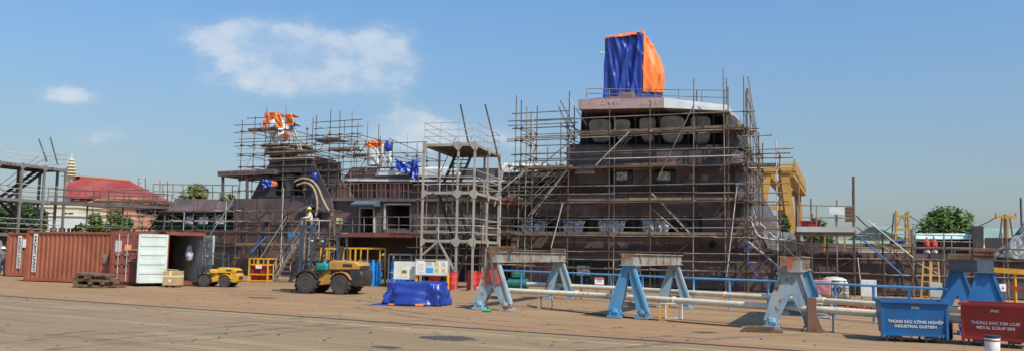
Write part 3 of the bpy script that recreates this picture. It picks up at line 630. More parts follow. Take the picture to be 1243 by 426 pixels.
# deck railings
def railing(name, x0, x1, yb, yt, t, m, step=9, mids=1, r=.03, par=None, Fr=None):
    Fr = Fr or F; mb = MB(); x = x0
    f = lambda a, b, k: a + (b - a) * k
    while x <= x1 + .1:
        k = (x - x0) / (x1 - x0); mb.tube(Fr.P(x, f(*yb, k), t), Fr.P(x, f(*yt, k), t), r, 6); x += step
    for j in range(mids + 1):
        h = 1 - j / (mids + 1)
        mb.tube(Fr.P(x0, f(yb[0], yt[0], h), t), Fr.P(x1, f(yb[1], yt[1], h), t), r, 6)
    return mb.build(name, m, par or ship)
brown = mat('railing_primer', (.2, .09, .06), (.14, .06, .045), 2, .6)
railing('railing', 413, 500, (240, 241), (222, 222), .3, brown, 5.5, 1, .028)
railing('railing', 400, 512, (281, 283), (263, 263), -.1, M['galv'], 14, 1, .028)
railing('railing', 186, 290, (241, 242), (223.5, 225), 1.2, brown, 12, 1, .03)
railing('railing', 712, 884, (119, 128), (108, 110), .1, M['galv'], 28, 1, .025)
railing('railing', 1045, 1180, (307, 308), (283, 286), -.1, M['galv'], 22, 2, .03)
railing('railing', 560, 645, (243, 245), (226, 226), .1, brown, 9, 1, .028)
# side doors / vents on the stern wall
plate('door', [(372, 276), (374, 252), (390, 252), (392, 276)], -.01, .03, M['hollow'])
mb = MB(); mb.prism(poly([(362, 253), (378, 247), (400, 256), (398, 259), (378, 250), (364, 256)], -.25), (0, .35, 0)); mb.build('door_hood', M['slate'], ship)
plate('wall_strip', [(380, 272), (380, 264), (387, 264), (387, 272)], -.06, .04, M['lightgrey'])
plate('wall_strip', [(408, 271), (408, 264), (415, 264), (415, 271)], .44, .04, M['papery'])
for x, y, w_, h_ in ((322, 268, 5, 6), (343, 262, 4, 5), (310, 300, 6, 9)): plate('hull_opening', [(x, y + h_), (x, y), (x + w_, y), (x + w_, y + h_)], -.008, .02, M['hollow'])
mb = MB(); c = F.P(865, 296, 0)
mb.lathe([(.02, -.04), (.16, -.05), (.2, -.03), (.2, .0)], (c.x, -.04, c.z), 16, 'Y'); mb.build('hawse_pipe', M['hollow'], ship)

# hoses over the stern side
for k, pts in enumerate(([(357, 221), (366, 217), (378, 219), (386, 228), (391, 240), (397, 252), (404, 262)], [(360, 225), (370, 222), (379, 226), (384, 238), (385, 252), (383, 262)])):
    P = [F.P(x, y, -.25 - .1 * k) for x, y in pts]
    Q = []
    for i in range(len(P) - 1):
        p0, p1, p2, p3 = P[max(i - 1, 0)], P[i], P[i + 1], P[min(i + 2, len(P) - 1)]
        for s in range(5):
            u = s / 5; Q.append(.5 * ((2 * p1) + (p2 - p0) * u + (2 * p0 - 5 * p1 + 4 * p2 - p3) * u * u + (3 * p1 - p0 - 3 * p2 + p3) * u ** 3))
    o = MB().path([F.W(q) for q in Q + [P[-1]]], .085, 8).build('ventilation_hose', M['hose'], smooth='all')
    tag(o, ('thicker outer beige hose arching down the stern side of the ship', 'inner beige hose hanging straight down beside the larger hose')[k], 'hose', 'beige hoses over the ship side')

# ------------------------------------------------------------------ scaffolding
TR = .034
def tubeL(name, a, b, r, m, par, n=6): return MB().tube(a, b, r, n).build(name, m, par, smooth=True)
def tm(): return M['galv'] if random.random() < .5 else (M['galv_old'] if random.random() < .78 else M['tubewhite'])
def scaffold(label, xs, lifts, zt, t0=-1.5, t1=-.35, boards=(), braces=(), Fr=None, base=.0, rails=True, group='tube scaffolding round the ship', old=.5, TR=.034, diag=True, name='scaffold'):
    """xs: standards as positions along the frame; lifts: heights of the ledgers; zt: heights of the tops"""
    tm = lambda: M['galv'] if random.random() > old else (M['galv_old'] if random.random() < .85 else M['tubewhite'])
    Fr = Fr or F; root = thing(name, label, 'scaffold', Fr.o, Fr.a, group)
    for i, s in enumerate(xs):
        top = zt[i] if isinstance(zt, (list, tuple)) else zt
        for t in (t0, t1):
            tp = top + rnd(-.25, .5) - (.4 if t == t1 else 0); mb = MB()
            j = rnd(-.04, .04); mb.tube((s + j, t, base), (s - j, t, tp), TR, 7)
            for z in lifts:
                if z < tp: mb.box((s + rnd(-.02, .02), t, z), (.12, .13, .12))
            mb.build('standard', tm(), root, smooth=True)
        for z in lifts:
            if z < top: tubeL('transom', (s + .07, t0 - rnd(.1, .35), z + .05), (s + .07, t1 + rnd(.05, .25), z + .05), TR * .95, tm(), root)
    def runs(z, t, nm):
        # one long line of couplered tubes, only as far as there are standards that tall
        ok = [s for i, s in enumerate(xs) if (zt[i] if isinstance(zt, (list, tuple)) else zt) > z - .2]
        if len(ok) < 2: return
        a = min(ok) - rnd(.15, .8); e = max(ok) + rnd(.15, .8); s = a
        while s < e - .3:
            L = min(rnd(4.5, 6.3), e - s)
            if e - s - L < 1.2: L = e - s
            z1 = z + rnd(-.03, .03); tubeL(nm, (s, t, z1), (s + L + .25, t, z + rnd(-.03, .03)), TR, tm(), root); s += L
    for z in lifts:
        runs(z, t0, 'ledger'); runs(z, t1, 'ledger')
        if rails:
            if random.random() < .95: runs(z + 1.0, t0 - .03, 'guard_rail')
            if random.random() < .75: runs(z + .52, t0 - .03, 'guard_rail')
    for z, a, b in boards:
        s = a
        while s < b - .2:
            L = min(rnd(2.2, 3.6), b - s); mb = MB()
            for k in range(4):
                if random.random() < .9: mb.box((s + L / 2 + rnd(-.1, .1), t0 + .15 + k * .27, z + .09 + rnd(-.005, .01)), (L + .2, .235, .045), 0, rnd(-.006, .006))
            mb.build('deck_board', M['board'], root); s += L
    for z, a, b in boards:
        s = a
        while s < b - .2:
            L = min(rnd(2.6, 3.9), b - s)
            if random.random() < .8: MB().box((s + L / 2, t0 + .03, z + .17 + rnd(-.01, .02)), (L + .15, .03, .15), 0, rnd(-.008, .008)).build('toe_board', M['board'] if random.random() < .5 else M['boardpale'], root)
            s += L
    if diag:
        for i in range(len(xs) - 1):
            for k in range(len(lifts) - 1):
                if random.random() < .3 and lifts[k + 1] < min(zt[i], zt[i + 1]) if isinstance(zt, (list, tuple)) else random.random() < .3:
                    q = random.random() < .5; tubeL('brace', (xs[i] if q else xs[i + 1], t1 + .06, lifts[k]), (xs[i + 1] if q else xs[i], t1 + .06, lifts[k + 1]), TR, tm(), root)
    for a, b in braces: tubeL('brace', a, b, TR, M['tubewhite'] if random.random() < .5 else tm(), root)
    return root
S = lambda px, py=290, t=-1.5: F.P(px, py, t)
def bays(x0, x1, n): a, b = S(x0).x, S(x1).x; return [a + (b - a) * i / n for i in range(n + 1)]
def BR(x0, y0, x1, y1, t=-1.58): return (S(x0, y0, t), S(x1, y1, t))
def ladder_pair(x0, y0, x1, y1, t=-1.2):      # stair stringers
    a, b = S(x0, y0, t), S(x1, y1, t); return [(a, b), (a + V((0, .65, 0)), b + V((0, .65, 0)))]
zl = [1.12, 3.05, 5.05, 7.1, 9.15]
xs = [S(p).x for p in (637, 689, 739, 789, 842, 880, 904)]
root1 = scaffold('tall rusty tube scaffold covering the wheelhouse side of the ship', xs, zl, [11.0, 11.8, 10.9, 11.0, 12.3, 12.4, 11.7], boards=[(9.15, S(700).x, S(902).x), (7.1, S(640).x, S(900).x), (5.05, S(690).x, S(905).x), (3.05, S(620).x, S(905).x)],
    braces=[BR(641, 262, 688, 206), BR(798, 218, 842, 128), BR(683, 246, 669, 300), BR(895, 222, 882, 335), BR(723, 201, 764, 160)] + ladder_pair(724, 206, 768, 160) + ladder_pair(788, 232, 840, 286) + ladder_pair(788, 250, 831, 288) + ladder_pair(646, 260, 692, 203) + ladder_pair(633, 250, 680, 206))
# extra half-lift ledgers, plus a loading bay at the left end of it
xs = [S(p, 200, 1.5).x for p in (634, 641, 688, 696)]
scaffold('narrow stepped scaffold left of the wheelhouse with ledgers poking into the sky', xs, [5.6, 7.3, 8.3, 9.2, 10.0], [12.0, 12.0, 11.2, 10.6], .2, 3.0, boards=[(7.3, xs[0], xs[3])], braces=[(S(680, 122, .2), S(700, 160, .2)), (S(678, 130, .2), S(697, 170, .2)), (S(690, 118, .2), S(712, 152, .2))])
# return round the bow end of the superstructure
sx = S(905).x; FR = Frame(*(F.W((sx, -1.5, 0)).xy), -22 + 90)
scaffold('scaffold return round the front end of the wheelhouse', [0, 1.6, 3.3, 5.0, 6.7, 8.4], zl, [11.5, 10.8, 9.9, 8.9, 8.0, 7.6], -.15, .9, boards=[(9.15, 0, 3), (7.1, 0, 6), (5.05, 0, 8)], Fr=FR, braces=[((0, -.2, 12.2), (7.5, -.2, 8.4)), ((0, -.2, 11.5), (7.8, -.2, 7.6)), ((0, -.2, 10.9), (7.5, -.2, 7.0)), ((0, -.2, 9.1), (3.3, -.2, 7.2)), ((1.6, -.2, 7), (5, -.2, 5.1))])
xs = [S(p).x for p in (908, 922, 944)]
scaffold('small two bay scaffold stepping down towards the bow', xs, [1.1, 3.0, 5.0, 6.9, 7.7], [8.9, 8.6, 8.3], -1.6, .6, boards=[(6.9, xs[0], xs[2])], braces=[BR(910, 262, 940, 300), BR(915, 290, 945, 330)])
xs = [S(p).x for p in (950, 970, 1003, 1036, 1072, 1108, 1145, 1184, 1222)]
scaffold('long low scaffold along the bow plating on the right', xs, [1.15, 1.95, 2.55], [3.5, 6.0, 3.2, 6.1, 3.1, 3.8, 2.9, 2.9, 3.9], boards=[(2.55, S(1040).x, S(1110).x)], rails=False,
    braces=[BR(1040, 275, 1098, 320), BR(1052, 266, 1108, 312), BR(1041, 312, 1045, 345), BR(1103, 315, 1118, 350), BR(905, 290, 960, 335), BR(920, 268, 985, 330)])
rt = thing('stair_stringer', 'long blue painted tube sloping down across the bow scaffold', 'tube', F.o, F.a)
MB().tube(S(1040, 284), S(1096, 334), .042, 8).build('tube', M['blue'], rt)
# platform with a parapet on the bow
xs = [S(p).x for p in (968, 986, 1016, 1037)]
plat = scaffold('raised working platform with white edge board above the bow', xs, [1.2, 3.15], [4.6, 4.6, 4.6, 6.4], -2.6, -1.4, boards=[(3.15, xs[0], xs[3])], rails=False)
mb = MB(); a, b = S(967, 281, -2.65), S(1037, 282, -2.65); mb.bb(a.x, b.x, -2.7, -2.62, a.z, a.z + .28); mb.build('edge_board', M['lightgrey'], plat)
railing('guard_rail', 968, 1037, (277, 279), (249, 250), -2.65, M['galv'], 23, 1, .028, par=plat)
a = F.P(1007, 256, -2.7); mb = MB(); mb.bb(a.x, a.x + .72, -2.74, -2.71, a.z - .18, a.z + .22); sg = thing('notice_sign', 'small white notice hung on the rail of the bow platform', 'sign', F.o, F.a); mb.build('panel', M['paper'], sg)
a = F.P(972, 276, -2.4); mb = MB(); mb.bb(a.x, a.x + 1.0, -2.4, -1.9, a.z - .02, a.z + .32); mb.bb(a.x - .04, a.x + 1.04, -2.44, -1.86, a.z + .32, a.z + .37)
tc_ = thing('tool_chest', 'red steel tool chest on the bow platform', 'chest', F.o, F.a); mb.build('body', M['red'], tc_)
a = F.P(1032, 262, -2.0); mb = MB()
for k in range(4): mb.bb(a.x - .25, a.x + .25, -2.2, -1.9, a.z - .3 + k * .2, a.z - .13 + k * .2)
tb = thing('brick_stack', 'short stack of reddish timber blocks at the end of the bow platform', 'timber', F.o, F.a); mb.build('block', M['woodred'], tb)
xs = [S(p, 230, .6).x for p in (622, 636, 652, 668, 684)]
scaffold('tangled inner scaffold in the corner left of the wheelhouse', xs, [3.2, 3.9, 4.6, 5.5, 6.1, 6.8, 7.5], [7.6, 7.9, 8.2, 8.4, 8.6], .0, 1.6, base=3.0, rails=False, boards=[(5.5, xs[0], xs[4]), (6.8, xs[1], xs[4])],
    braces=[(S(625, 250, -.1), S(670, 205, -.1)), (S(640, 255, -.1), S(690, 215, -.1)), (S(650, 225, -.1), S(690, 190, -.1)), (S(630, 215, -.1), S(655, 200, -.1))])
for k, (pts, mm, lab) in enumerate((([(905, 292), (908, 300), (907, 312), (912, 325), (918, 334), (925, 338)], M['bluetarp'], 'blue hose dangling down the scaffold at the bow end of the wheelhouse'), ([(640, 232), (655, 240), (668, 243), (683, 238), (690, 228)], M['cable'], 'dark cable looped through the scaffold left of the wheelhouse'), ([(912, 268), (920, 285), (935, 290), (955, 291), (975, 296)], M['film'], 'pale hose looped over the deck edge at the bow'), ([(296, 250), (300, 262), (312, 266), (322, 258), (328, 245)], M['cable'], 'dark cable looped on the stern scaffold'))):
    P = [F.W(F.P(x, y, -1.66)) for x, y in pts]; Q = []
    for i in range(len(P) - 1):
        p0, p1, p2, p3 = P[max(i - 1, 0)], P[i], P[i + 1], P[min(i + 2, len(P) - 1)]
        for q in range(4):
            u = q / 4; Q.append(.5 * ((2 * p1) + (p2 - p0) * u + (2 * p0 - 5 * p1 + 4 * p2 - p3) * u * u + (3 * p1 - p0 - 3 * p2 + p3) * u ** 3))
    tag(MB().path(Q + [P[-1]], .04, 6).build('hose', mm, smooth='all'), lab, 'hose')
# stern scaffold
xs = bays(183, 400, 8)
stern = scaffold('wide tube scaffold over the stern side and its dark window band', xs, [1.2, 2.1, 3.1, 3.9, 4.6], [5.4, 5.2, 5.5, 5.3, 6.4, 5.2, 6.3, 5.5, 5.2], boards=[(3.1, xs[0], xs[4]), (2.1, xs[4], xs[7])], rails=False,
    braces=[BR(250, 292, 283, 243), BR(313, 318, 348, 262), BR(318, 322, 352, 262)], old=.8, TR=.03)
xs = [S(p, 200, .8).x for p in (121, 139, 158, 178, 196)]
scaffold('low open scaffold off the stern above the containers', xs, [2.6, 3.4, 4.4, 5.4], [6.2, 6.4, 6.0, 6.3, 6.2], .4, 2.4, boards=[(5.4, xs[0], xs[4])], braces=[(S(158, 240, .4), S(178, 285, .4))])
# mast scaffold
xs = [S(p, 180, 1.0).x for p in (293, 308, 322, 345, 372)]
zz = lambda py, px=330: F.P(px, py, 1.5).z
scaffold('airy scaffold platforms round the mast with orange covers', xs, [zz(y) for y in (232, 219, 203, 189, 177, 160)], [zz(150), zz(141), zz(138), zz(136), zz(165)], 1.0, 4.4, base=5.6, boards=[(zz(160), xs[0] + .6, xs[2] + .8), (zz(189), xs[2], xs[4] + .5)],
    braces=[(S(293, 215, .9), S(310, 180, .9)), (S(320, 190, .9), S(340, 150, .9)), (S(315, 150, .9), S(330, 178, .9))], old=.8, TR=.03)
xs = [S(p, 180, 1.0).x for p in (378, 395, 407, 422)]
scaffold('tall scaffold bay with two floating platforms right of the mast', xs, [zz(y) for y in (225, 208, 186, 167)], [zz(141), zz(134), zz(137), zz(144)], 1.5, 5.2, base=5.6, boards=[(zz(186), xs[1], xs[3] + .6), (zz(175), xs[0], xs[2])],
    braces=[(S(374, 150, 1.4), S(425, 165, 1.4)), (S(380, 200, 1.4), S(400, 160, 1.4)), (S(372, 178, 1.4), S(428, 170, 1.4))], old=.8, TR=.03)
xs = [S(p, 190, 1.8).x for p in (430, 445, 461, 476, 494, 506)]
scaffold('light guard rail scaffold on the midships roof', xs, [zz(203, 470), zz(190, 470)], [zz(172, 470), zz(170, 470), zz(165, 470), zz(178, 470), zz(166, 470), zz(172, 470)], 1.8, 4.8, base=7.6, boards=[(zz(190, 440), xs[0], xs[1])], braces=[(S(472, 168, 1.8), S(508, 184, 1.8))], old=.8, TR=.03)
# midships clutter scaffold between tower and wheelhouse
xs = [S(p).x for p in (505, 530, 556, 582, 606, 628)]
scaffold('shadowy scaffold midships behind the stair tower', xs, [1.2, 3.1, 5.3], [7.0, 6.4, 7.2, 7.0, 7.4, 7.6], -1.4, -.2, boards=[(3.1, xs[0], xs[5])], braces=[BR(585, 250, 640, 205), BR(600, 250, 612, 205)])

# blue/teal pieces leaning on the hull side
rt = thing('blue_stringer', 'blue painted ladder rail leaning on the stern hull left of the stair', 'ladder', F.o, F.a)
MB().beam(S(305, 306, -1.8), S(323, 287, -1.4), .12, .1).build('rail', M['blue'], rt)

# ------------------------------------------------------------------ tarpaulins on the ship
bt = thing('wrapped_radar_mast', 'tall blue and orange tarpaulin wrap on top of the wheelhouse', 'tarpaulin', F.o, F.a)
t1 = 2.6; t2 = 5.2
P = lambda x, y, t=t1: F.P(x, y, t)
bl, br, tr, tl = P(732, 119), P(779, 119), P(781, 38.5), P(735, 46)
bbl, bbr, btr, btl = V((bl.x + .3, t2, bl.z)), P(804, 119, t2), P(794, 62, t2), V((tl.x + .5, t2, tl.z - .4))
mid1, midt = P(804, 112, t2), P(797, 78, t2)
def wrap(P, m, seed, nx, ny, amp, out, bulge, top=None, side=None):
    vs, fs = lumpy(P, nx, ny, 0, seed, out=out); nr = V(out).normalized(); w1 = nx + 1; us = (V(P[1]) - V(P[0])).normalized()
    for q in range(len(vs)):
        u, v = (q % w1) / nx, (q // w1) / ny; k = .25 + .75 * min(1, 7 * min(u, 1 - u))
        cr = 0
        for a, b, c, g in ((2.2, 1.1, 0, 1.0), (4.5, -1.6, 3, .55), (8.5, 2.4, 7, .3), (3, 3.6, 11, .5)):
            cr += g * (.55 - 2.2 * abs(noise.noise(V((u * a + v * b * .6, v * abs(b) * .5 + u * .4, seed + c)))))
        vs[q] = vs[q] + nr * (amp * cr * k + bulge * sin(pi * u) * sin(pi * min(1, v * 1.1))) + us * (.1 * noise.noise(V((v * 3, seed, u))) ) + V((0, 0, (.12 * noise.noise(V((u * 4, seed, 1))) - .1 * sin(pi * u)) * v ** 3))
    mb = MB(); mb.add(vs, fs); o = mb.build('blue_sheet' if m == M['bluetarp'] else 'orange_sheet', m, bt, smooth='all'); md = o.modifiers.new('t', 'SOLIDIFY'); md.thickness = .02; md.offset = 0
wrap([bl, br, tr, tl], M['bluetarp'], 3, 70, 80, .24, (0, -1, 0), .05)
wrap([bbl, bl, tl, btl], M['bluetarp'], 6, 30, 50, .12, (-1, 0, 0), .15)
wrap([br + V((0, 0, .4)), bbr + V((0, 0, .3)), btr, tr], M['orangetarp'], 5, 60, 70, .3, (1, -.3, 0), .5)
wrap([br, bbr, bbr + V((0, 0, .5)), br + V((0, 0, .5))], M['bluetarp'], 9, 40, 8, .12, (1, 0, 0), .05)
wrap([bbr, bbl, btl, btr], M['orangetarp'], 8, 30, 40, .15, (0, 1, 0), .1)
wrap([tl + V((0, 0, -.05)), tr + V((0, 0, -.03)), btr + V((0, 0, .05)), btl], M['orangetarp'], 4, 30, 20, .08, (0, 0, 1), .05)
vs, fs = lumpy([tl + V((-.05, -.16, -.12)), tr + V((.05, -.12, -.22)), tr + V((.05, -.02, .06)), tl + V((-.05, -.02, .06))], 50, 4, .07, 2, sc=2.5, edge=False); mb = MB(); mb.add(vs, fs); mb.build('orange_sheet', M['orangetarp'], bt, smooth='all').modifiers.new('t', 'SOLIDIFY').thickness = .02
an = thing('antenna', 'little white antenna head sticking out beside the wrapped mast', 'antenna', F.o, F.a)
a = P(736, 64); MB().tube(a, a + V((-.35, 0, .02)), .035).build('arm', M['white'], an); MB().lathe([(.04, -.05), (.1, -.02), (.1, .04), (.03, .07)], a + V((-.38, 0, 0)), 12).build('head', M['white'], an, smooth=True)
# orange covers round the mast
oc = thing('mast_cover', 'crumpled orange tarpaulin draped over the white mast head', 'tarpaulin', F.o, F.a)
def rag(x0, y0, x1, y1, t, m, par, seed, amp=.22, skew=0, name='sheet', depth=.9):
    a, b, c, d = F.P(x0 + skew, y1, t), F.P(x1 + skew, y1, t), F.P(x1, y0, t), F.P(x0, y0, t)
    sheet(name, [a, b, c, d], m, par, amp, seed, 22, 22, .03, edge=False, sc=1.3, fold=.15)
    sheet(name, [d, c, c + V((-.1, depth, -.1)), d + V((.1, depth, -.1))], m, par, amp * .3, seed + 1, 16, 8, .03, edge=False)
rag(322, 137, 338, 150, 2.9, M['orangetarp'], oc, 3, .12); rag(320, 147, 328, 157, 2.9, M['orangetarp'], oc, 5, .12, -1); rag(333, 138, 341, 156, .9, M['orangetarp'], oc, 8, .12, 3.5)
oc = thing('mast_cover', 'smaller orange tarpaulin bundle hanging right of the mast head', 'tarpaulin', F.o, F.a)
rag(347, 139, 356, 153, .9, M['orangetarp'], oc, 13, .14, 1); rag(345, 158, 351, 170, 1.4, M['orangetarp'], oc, 15, .12); rag(351, 150, 358, 157, 2.0, M['bluetarp'], oc, 18, .12, 1)
ld = thing('ladder', 'pale double ladder leaning against the mast platform', 'ladder', F.o, F.a)
mb = MB(); a0, b0, a1, b1 = F.P(364, 185, 1.6), F.P(352, 154, 1.9), F.P(367, 185, 1.6), F.P(355.5, 153, 1.9)
mb.beam(a0, b0, .07, .09); mb.beam(a1, b1, .07, .09)
for k in range(9): mb.beam(a0.lerp(b0, (k + .5) / 9), a1.lerp(b1, (k + .5) / 9), .04, .04)
mb.build('ladder_body', M['tubewhite'], ld)
cv = thing('fallen_cover', 'blue sheet with an orange tail caught on the funnel house rail', 'tarpaulin', F.o, F.a)
rag(320, 218, 331, 228, .8, M['bluetarp'], cv, 23, .25, 1); sheet('sheet', [F.P(330, 227, .75), F.P(337, 225, .75), F.P(336, 221, .75), F.P(330, 219, .75)], M['orangetarp'], cv, .15, 4, 12, 8, edge=False)
cv = thing('cloth_bundle', 'small blue wrapped fitting beside the beige hoses', 'tarpaulin', F.o, F.a)
a = F.P(382, 214, .8); MB().lathe([(.12, a.z - .4), (.2, a.z - .35), (.24, a.z), (.2, a.z + .25), (.12, a.z + .28)], (a.x, .8, 0), 14).build('wrap', M['bluetarp'], cv, smooth='all')
# covers above midships
cv = thing('roof_cover', 'orange and blue tarpaulin thrown over drums on the midships roof', 'tarpaulin', F.o, F.a)
rag(444, 172, 464, 180, 2.2, M['orangetarp'], cv, 33, .2); rag(446, 181, 454, 195, 2.2, M['bluetarp'], cv, 35, .22, -2)
cv = thing('exhaust_stack', 'white wrapped exhaust cylinders standing on the midships roof', 'exhaust', F.o, F.a)
for x, y0, y1, r in ((455, 196, 181, .55), (466, 198, 174, .17), (474, 199, 180, .14)):
    a, b = F.P(x, y0 + 5, 2.4), F.P(x - (1.5 if r < .3 else 0), y1, 2.4); MB().tube(a, b, r, 14).build('stack', M['white'], cv, smooth=True)
a = F.P(472, 176, 2.4); MB().lathe([(.2, a.z - .5), (.28, a.z - .3), (.28, a.z + .2), (.1, a.z + .3)], (a.x, 2.4, 0), 12).build('blue_cap', M['bluetarp'], cv, smooth='all')
cv = thing('draped_cover', 'bright blue tarpaulin swagged along the edge of the midships roof', 'tarpaulin', F.o, F.a)
sheet('sheet', [F.P(482, 205, 1.5), F.P(505, 206, 1.5), F.P(508, 192, 1.7), F.P(480, 192, 1.7)], M['bluetarp'], cv, .22, 4, 36, 20, .03, edge=False, sag=.35, fold=.5)
sheet('sheet', [F.P(501, 219, 1.4), F.P(508, 219, 1.4), F.P(509, 194, 1.6), F.P(503, 194, 1.6)], M['bluetarp'], cv, .2, 6, 12, 26, .03, edge=False, fold=.3)
cv = thing('bow_cover', 'crumpled blue tarpaulin lying on the bow deck behind the scaffold', 'tarpaulin', F.o, F.a)
rag(1080, 291, 1098, 300, .2, M['bluetarp'], cv, 43, .2)
cv = thing('welding_screen', 'big grey tarpaulin tent over the bow at the right edge', 'tarpaulin', F.o, F.a)
sheet('sheet', [F.P(1196, 311, -.4), F.P(1270, 318, -.4), F.P(1262, 262, 1.5), F.P(1236, 287, 1.0)], M['greytarp'], cv, .22, 3, 30, 30, .03, fold=.3, out=(0, -1, 0))
sheet('sheet', [F.P(1222, 296, 2.5), F.P(1270, 296, 2.5), F.P(1262, 250, 2.5), F.P(1243, 270, 2.5)], M['slate'], cv, .2, 5, 20, 20, .03)
for k, (px, col) in enumerate(((1125, 'left'), (1134, 'right'))):
    c = F.P(px, 300, .3); o = thing('gas_bottle', '%s one of two short red and white bottles on the bow deck' % col, 'gas bottle', F.W((c.x, .3, c.z - .45)), 0, 'red bottles on the bow')
    MB().lathe([(.17, 0), (.17, .3)], n=14).build('base', M['white'], o, smooth=True); MB().lathe([(.17, .3), (.17, .75), (.1, .85), (.04, .9), (.04, 1.0)], n=14).build('body', M['red'], o, smooth=True)

# ------------------------------------------------------------------ steel stair towers
def tower(label, fr, w, d, tiers, gm, ny=3, th=1.0):
    """origin at the near left corner; tiers = platform heights"""
    root = thing('stair_tower', label, 'tower', fr.o, fr.a, 'grey access towers')
    xs = [0, w * .33, w * .68, w]; ys = [d * k / (ny - 1) for k in range(ny)]; top = tiers[-1]
    posts = [(x, 0) for x in (0, w * .68, w)] + [(w, y) for y in ys[1:]] + [(0, y) for y in ys[1:]] + [(w * .68, d)]
    for x, y in posts:
        mb = MB(); mb.box((x, y, top / 2), (.1 * th, .1 * th, top)); mb.box((x, y, .02), (.3, .3, .04)); mb.build('post', gm, root)
    for k, z in enumerate(tiers):
        mb = MB()
        for a, b in (((0, 0), (w, 0)), ((w, 0), (w, d)), ((0, 0), (0, d)), ((0, d), (w, d))): mb.beam((*a, z - .07), (*b, z - .07 * th), .09 * th, .14 * th)
        mb.build('frame_beam', gm, root)
        for x in (0, w * .68, w):       # gusset plates, front row
            mb = MB(); e = .2; pts = []
            l, q = (0 if x == 0 else e), (0 if x == w else e)
            mb.prism([V((x - .05, -.07, z - .36)), V((x + .05, -.07, z - .36)), V((x + .05 + q, -.07, z - .14)), V((x + .05 + q, -.07, z)), V((x + .05, -.07, z + .1)), V((x - .05, -.07, z + .1)), V((x - .05 - l, -.07, z)), V((x - .05 - l, -.07, z - .14))], (0, -.02, 0)); mb.build('gusset', gm, root)
        for y in ys:
            mb = MB(); l, q = (0 if y == 0 else e), (0 if y == d else e)
            mb.prism([V((w + .07, y - .05, z - .36)), V((w + .07, y + .05, z - .36)), V((w + .07, y + .05 + q, z - .14)), V((w + .07, y + .05 + q, z)), V((w + .07, y + .05, z + .1)), V((w + .07, y - .05, z + .1)), V((w + .07, y - .05 - l, z)), V((w + .07, y - .05 - l, z - .14))], (.02, 0, 0)); mb.build('gusset', gm, root)
        mb = MB(); mb.bb(.06, w - .06, .06, d * .3, z - .03, z + .01); mb.bb(w * .5, w - .06, d * .3, d - .06, z - .03, z + .01)
        if k == len(tiers) - 1: mb.bb(.06, w * .5, d * .3, d - .06, z - .03, z + .01)
        mb.build('platform', M['steeldk'], root)
        mb = MB()
        for h in (.38, .74, 1.1):
            for a, b in (((0, 0), (w, 0)), ((w, 0), (w, d)), ((0, 0), (0, d)), ((0, d), (w, d))): mb.tube((*a, z + h), (*b, z + h), .02, 6)
        for x, y in [(w * .33, 0)] + posts: mb.tube((x, y, z), (x, y, z + 1.12), .022, 6)
        mb.build('guard_rail', M['tubewhite'], root)
    zs = [0] + tiers
    for k in range(len(tiers)):
        z0, z1 = zs[k], zs[k + 1]; y0 = d * .35 if k % 2 == 0 else d * .92; y1 = d * .92 if k % 2 == 0 else d * .35
        for side in (w * .1, w * .44):
            mb = MB(); mb.beam((side, y0, z0), (side, y1, z1), .06, .22); mb.tube((side, y0, z0 + 1), (side, y1, z1 + 1), .02); mb.build('stringer', M['steeldk'], root)
        mb = MB(); n = 10
        for i in range(n): mb.box((w * .27, y0 + (y1 - y0) * (i + .5) / n, z0 + (z1 - z0) * (i + .5) / n), (w * .33, .22, .03))
        mb.build('tread', M['steeldk'], root)
        if k == 0:
            for a, b in (((0, 0, z0 + 1.7), (w * .3, 0, z1 - .15)), ((w * .68, 0, z0 + .9), (w * .35, 0, z1 - .15))):
                mb = MB(); mb.beam(a, b, .08, .1); mb.build('knee_brace', gm, root)
    return root
c = G(510, 351); fr = Frame(c.x, c.y, -14); pn = G(569, 353.5)
w_ = (pn - c).length
tw = tower('grey three storey stair tower standing midships beside the notice boards', fr, 2.75, 4.9, [2.55, 5.0, 7.45], M['steelgrey'])
for k, (x0, x1) in enumerate(((.55 * 2.75, 0), (1.2 * 2.75, 0))):
    mb = MB(); a = D(571 + (0 if k == 0 else 38), 186 + (0 if k == 0 else 22), 45.5); b = D(559 + k * 30, 127, 45.5); a = fr.L(a); b = fr.L(b); mb.tube(a, b, .05); mb.build('jib', M['steeldk'], tw)
c = D(-42, 300, 59); c.z = 0; fl = Frame(c.x, c.y, -24)
tl_ = tower('grey stair tower at the far left behind the containers', fl, 2.9, 5.3, [2.7, 5.2, 7.7], M['towerdark'], 4, 1.5)
for x0, y0, x1, y1 in ((57, 196, 47, 169), (70, 200, 61, 167)):
    mb = MB(); mb.tube(fl.L(D(x0, y0, 61)), fl.L(D(x1, y1, 61)), .05); mb.build('jib', M['steeldk'], tl_)
# walkway from the left towers to the ship
wk = thing('gangway', 'narrow railed gangway running from the left towers towards the stern', 'gangway', (0, 0, 0))
a, b = D(62, 246, 60), D(205, 252, 63); mb = MB(); mb.beam(a, b, .9, .22); mb.build('deck', M['steeldk'], wk)
for dy in (-.45, .45):
    mb = MB()
    for h in (.5, 1.0): mb.tube(a + V((0, dy, h)), b + V((0, dy, h)), .025)
    for k in range(9): p = a.lerp(b, k / 8) + V((0, dy, 0)); mb.tube(p, p + V((0, 0, 1.02)), .025)
    mb.build('guard_rail', M['galv_old'], wk)
for k in (.3, .6, .97):
    p = a.lerp(b, k); MB().tube((p.x, p.y, 0), p, .06).build('support', M['steeldk'], wk)

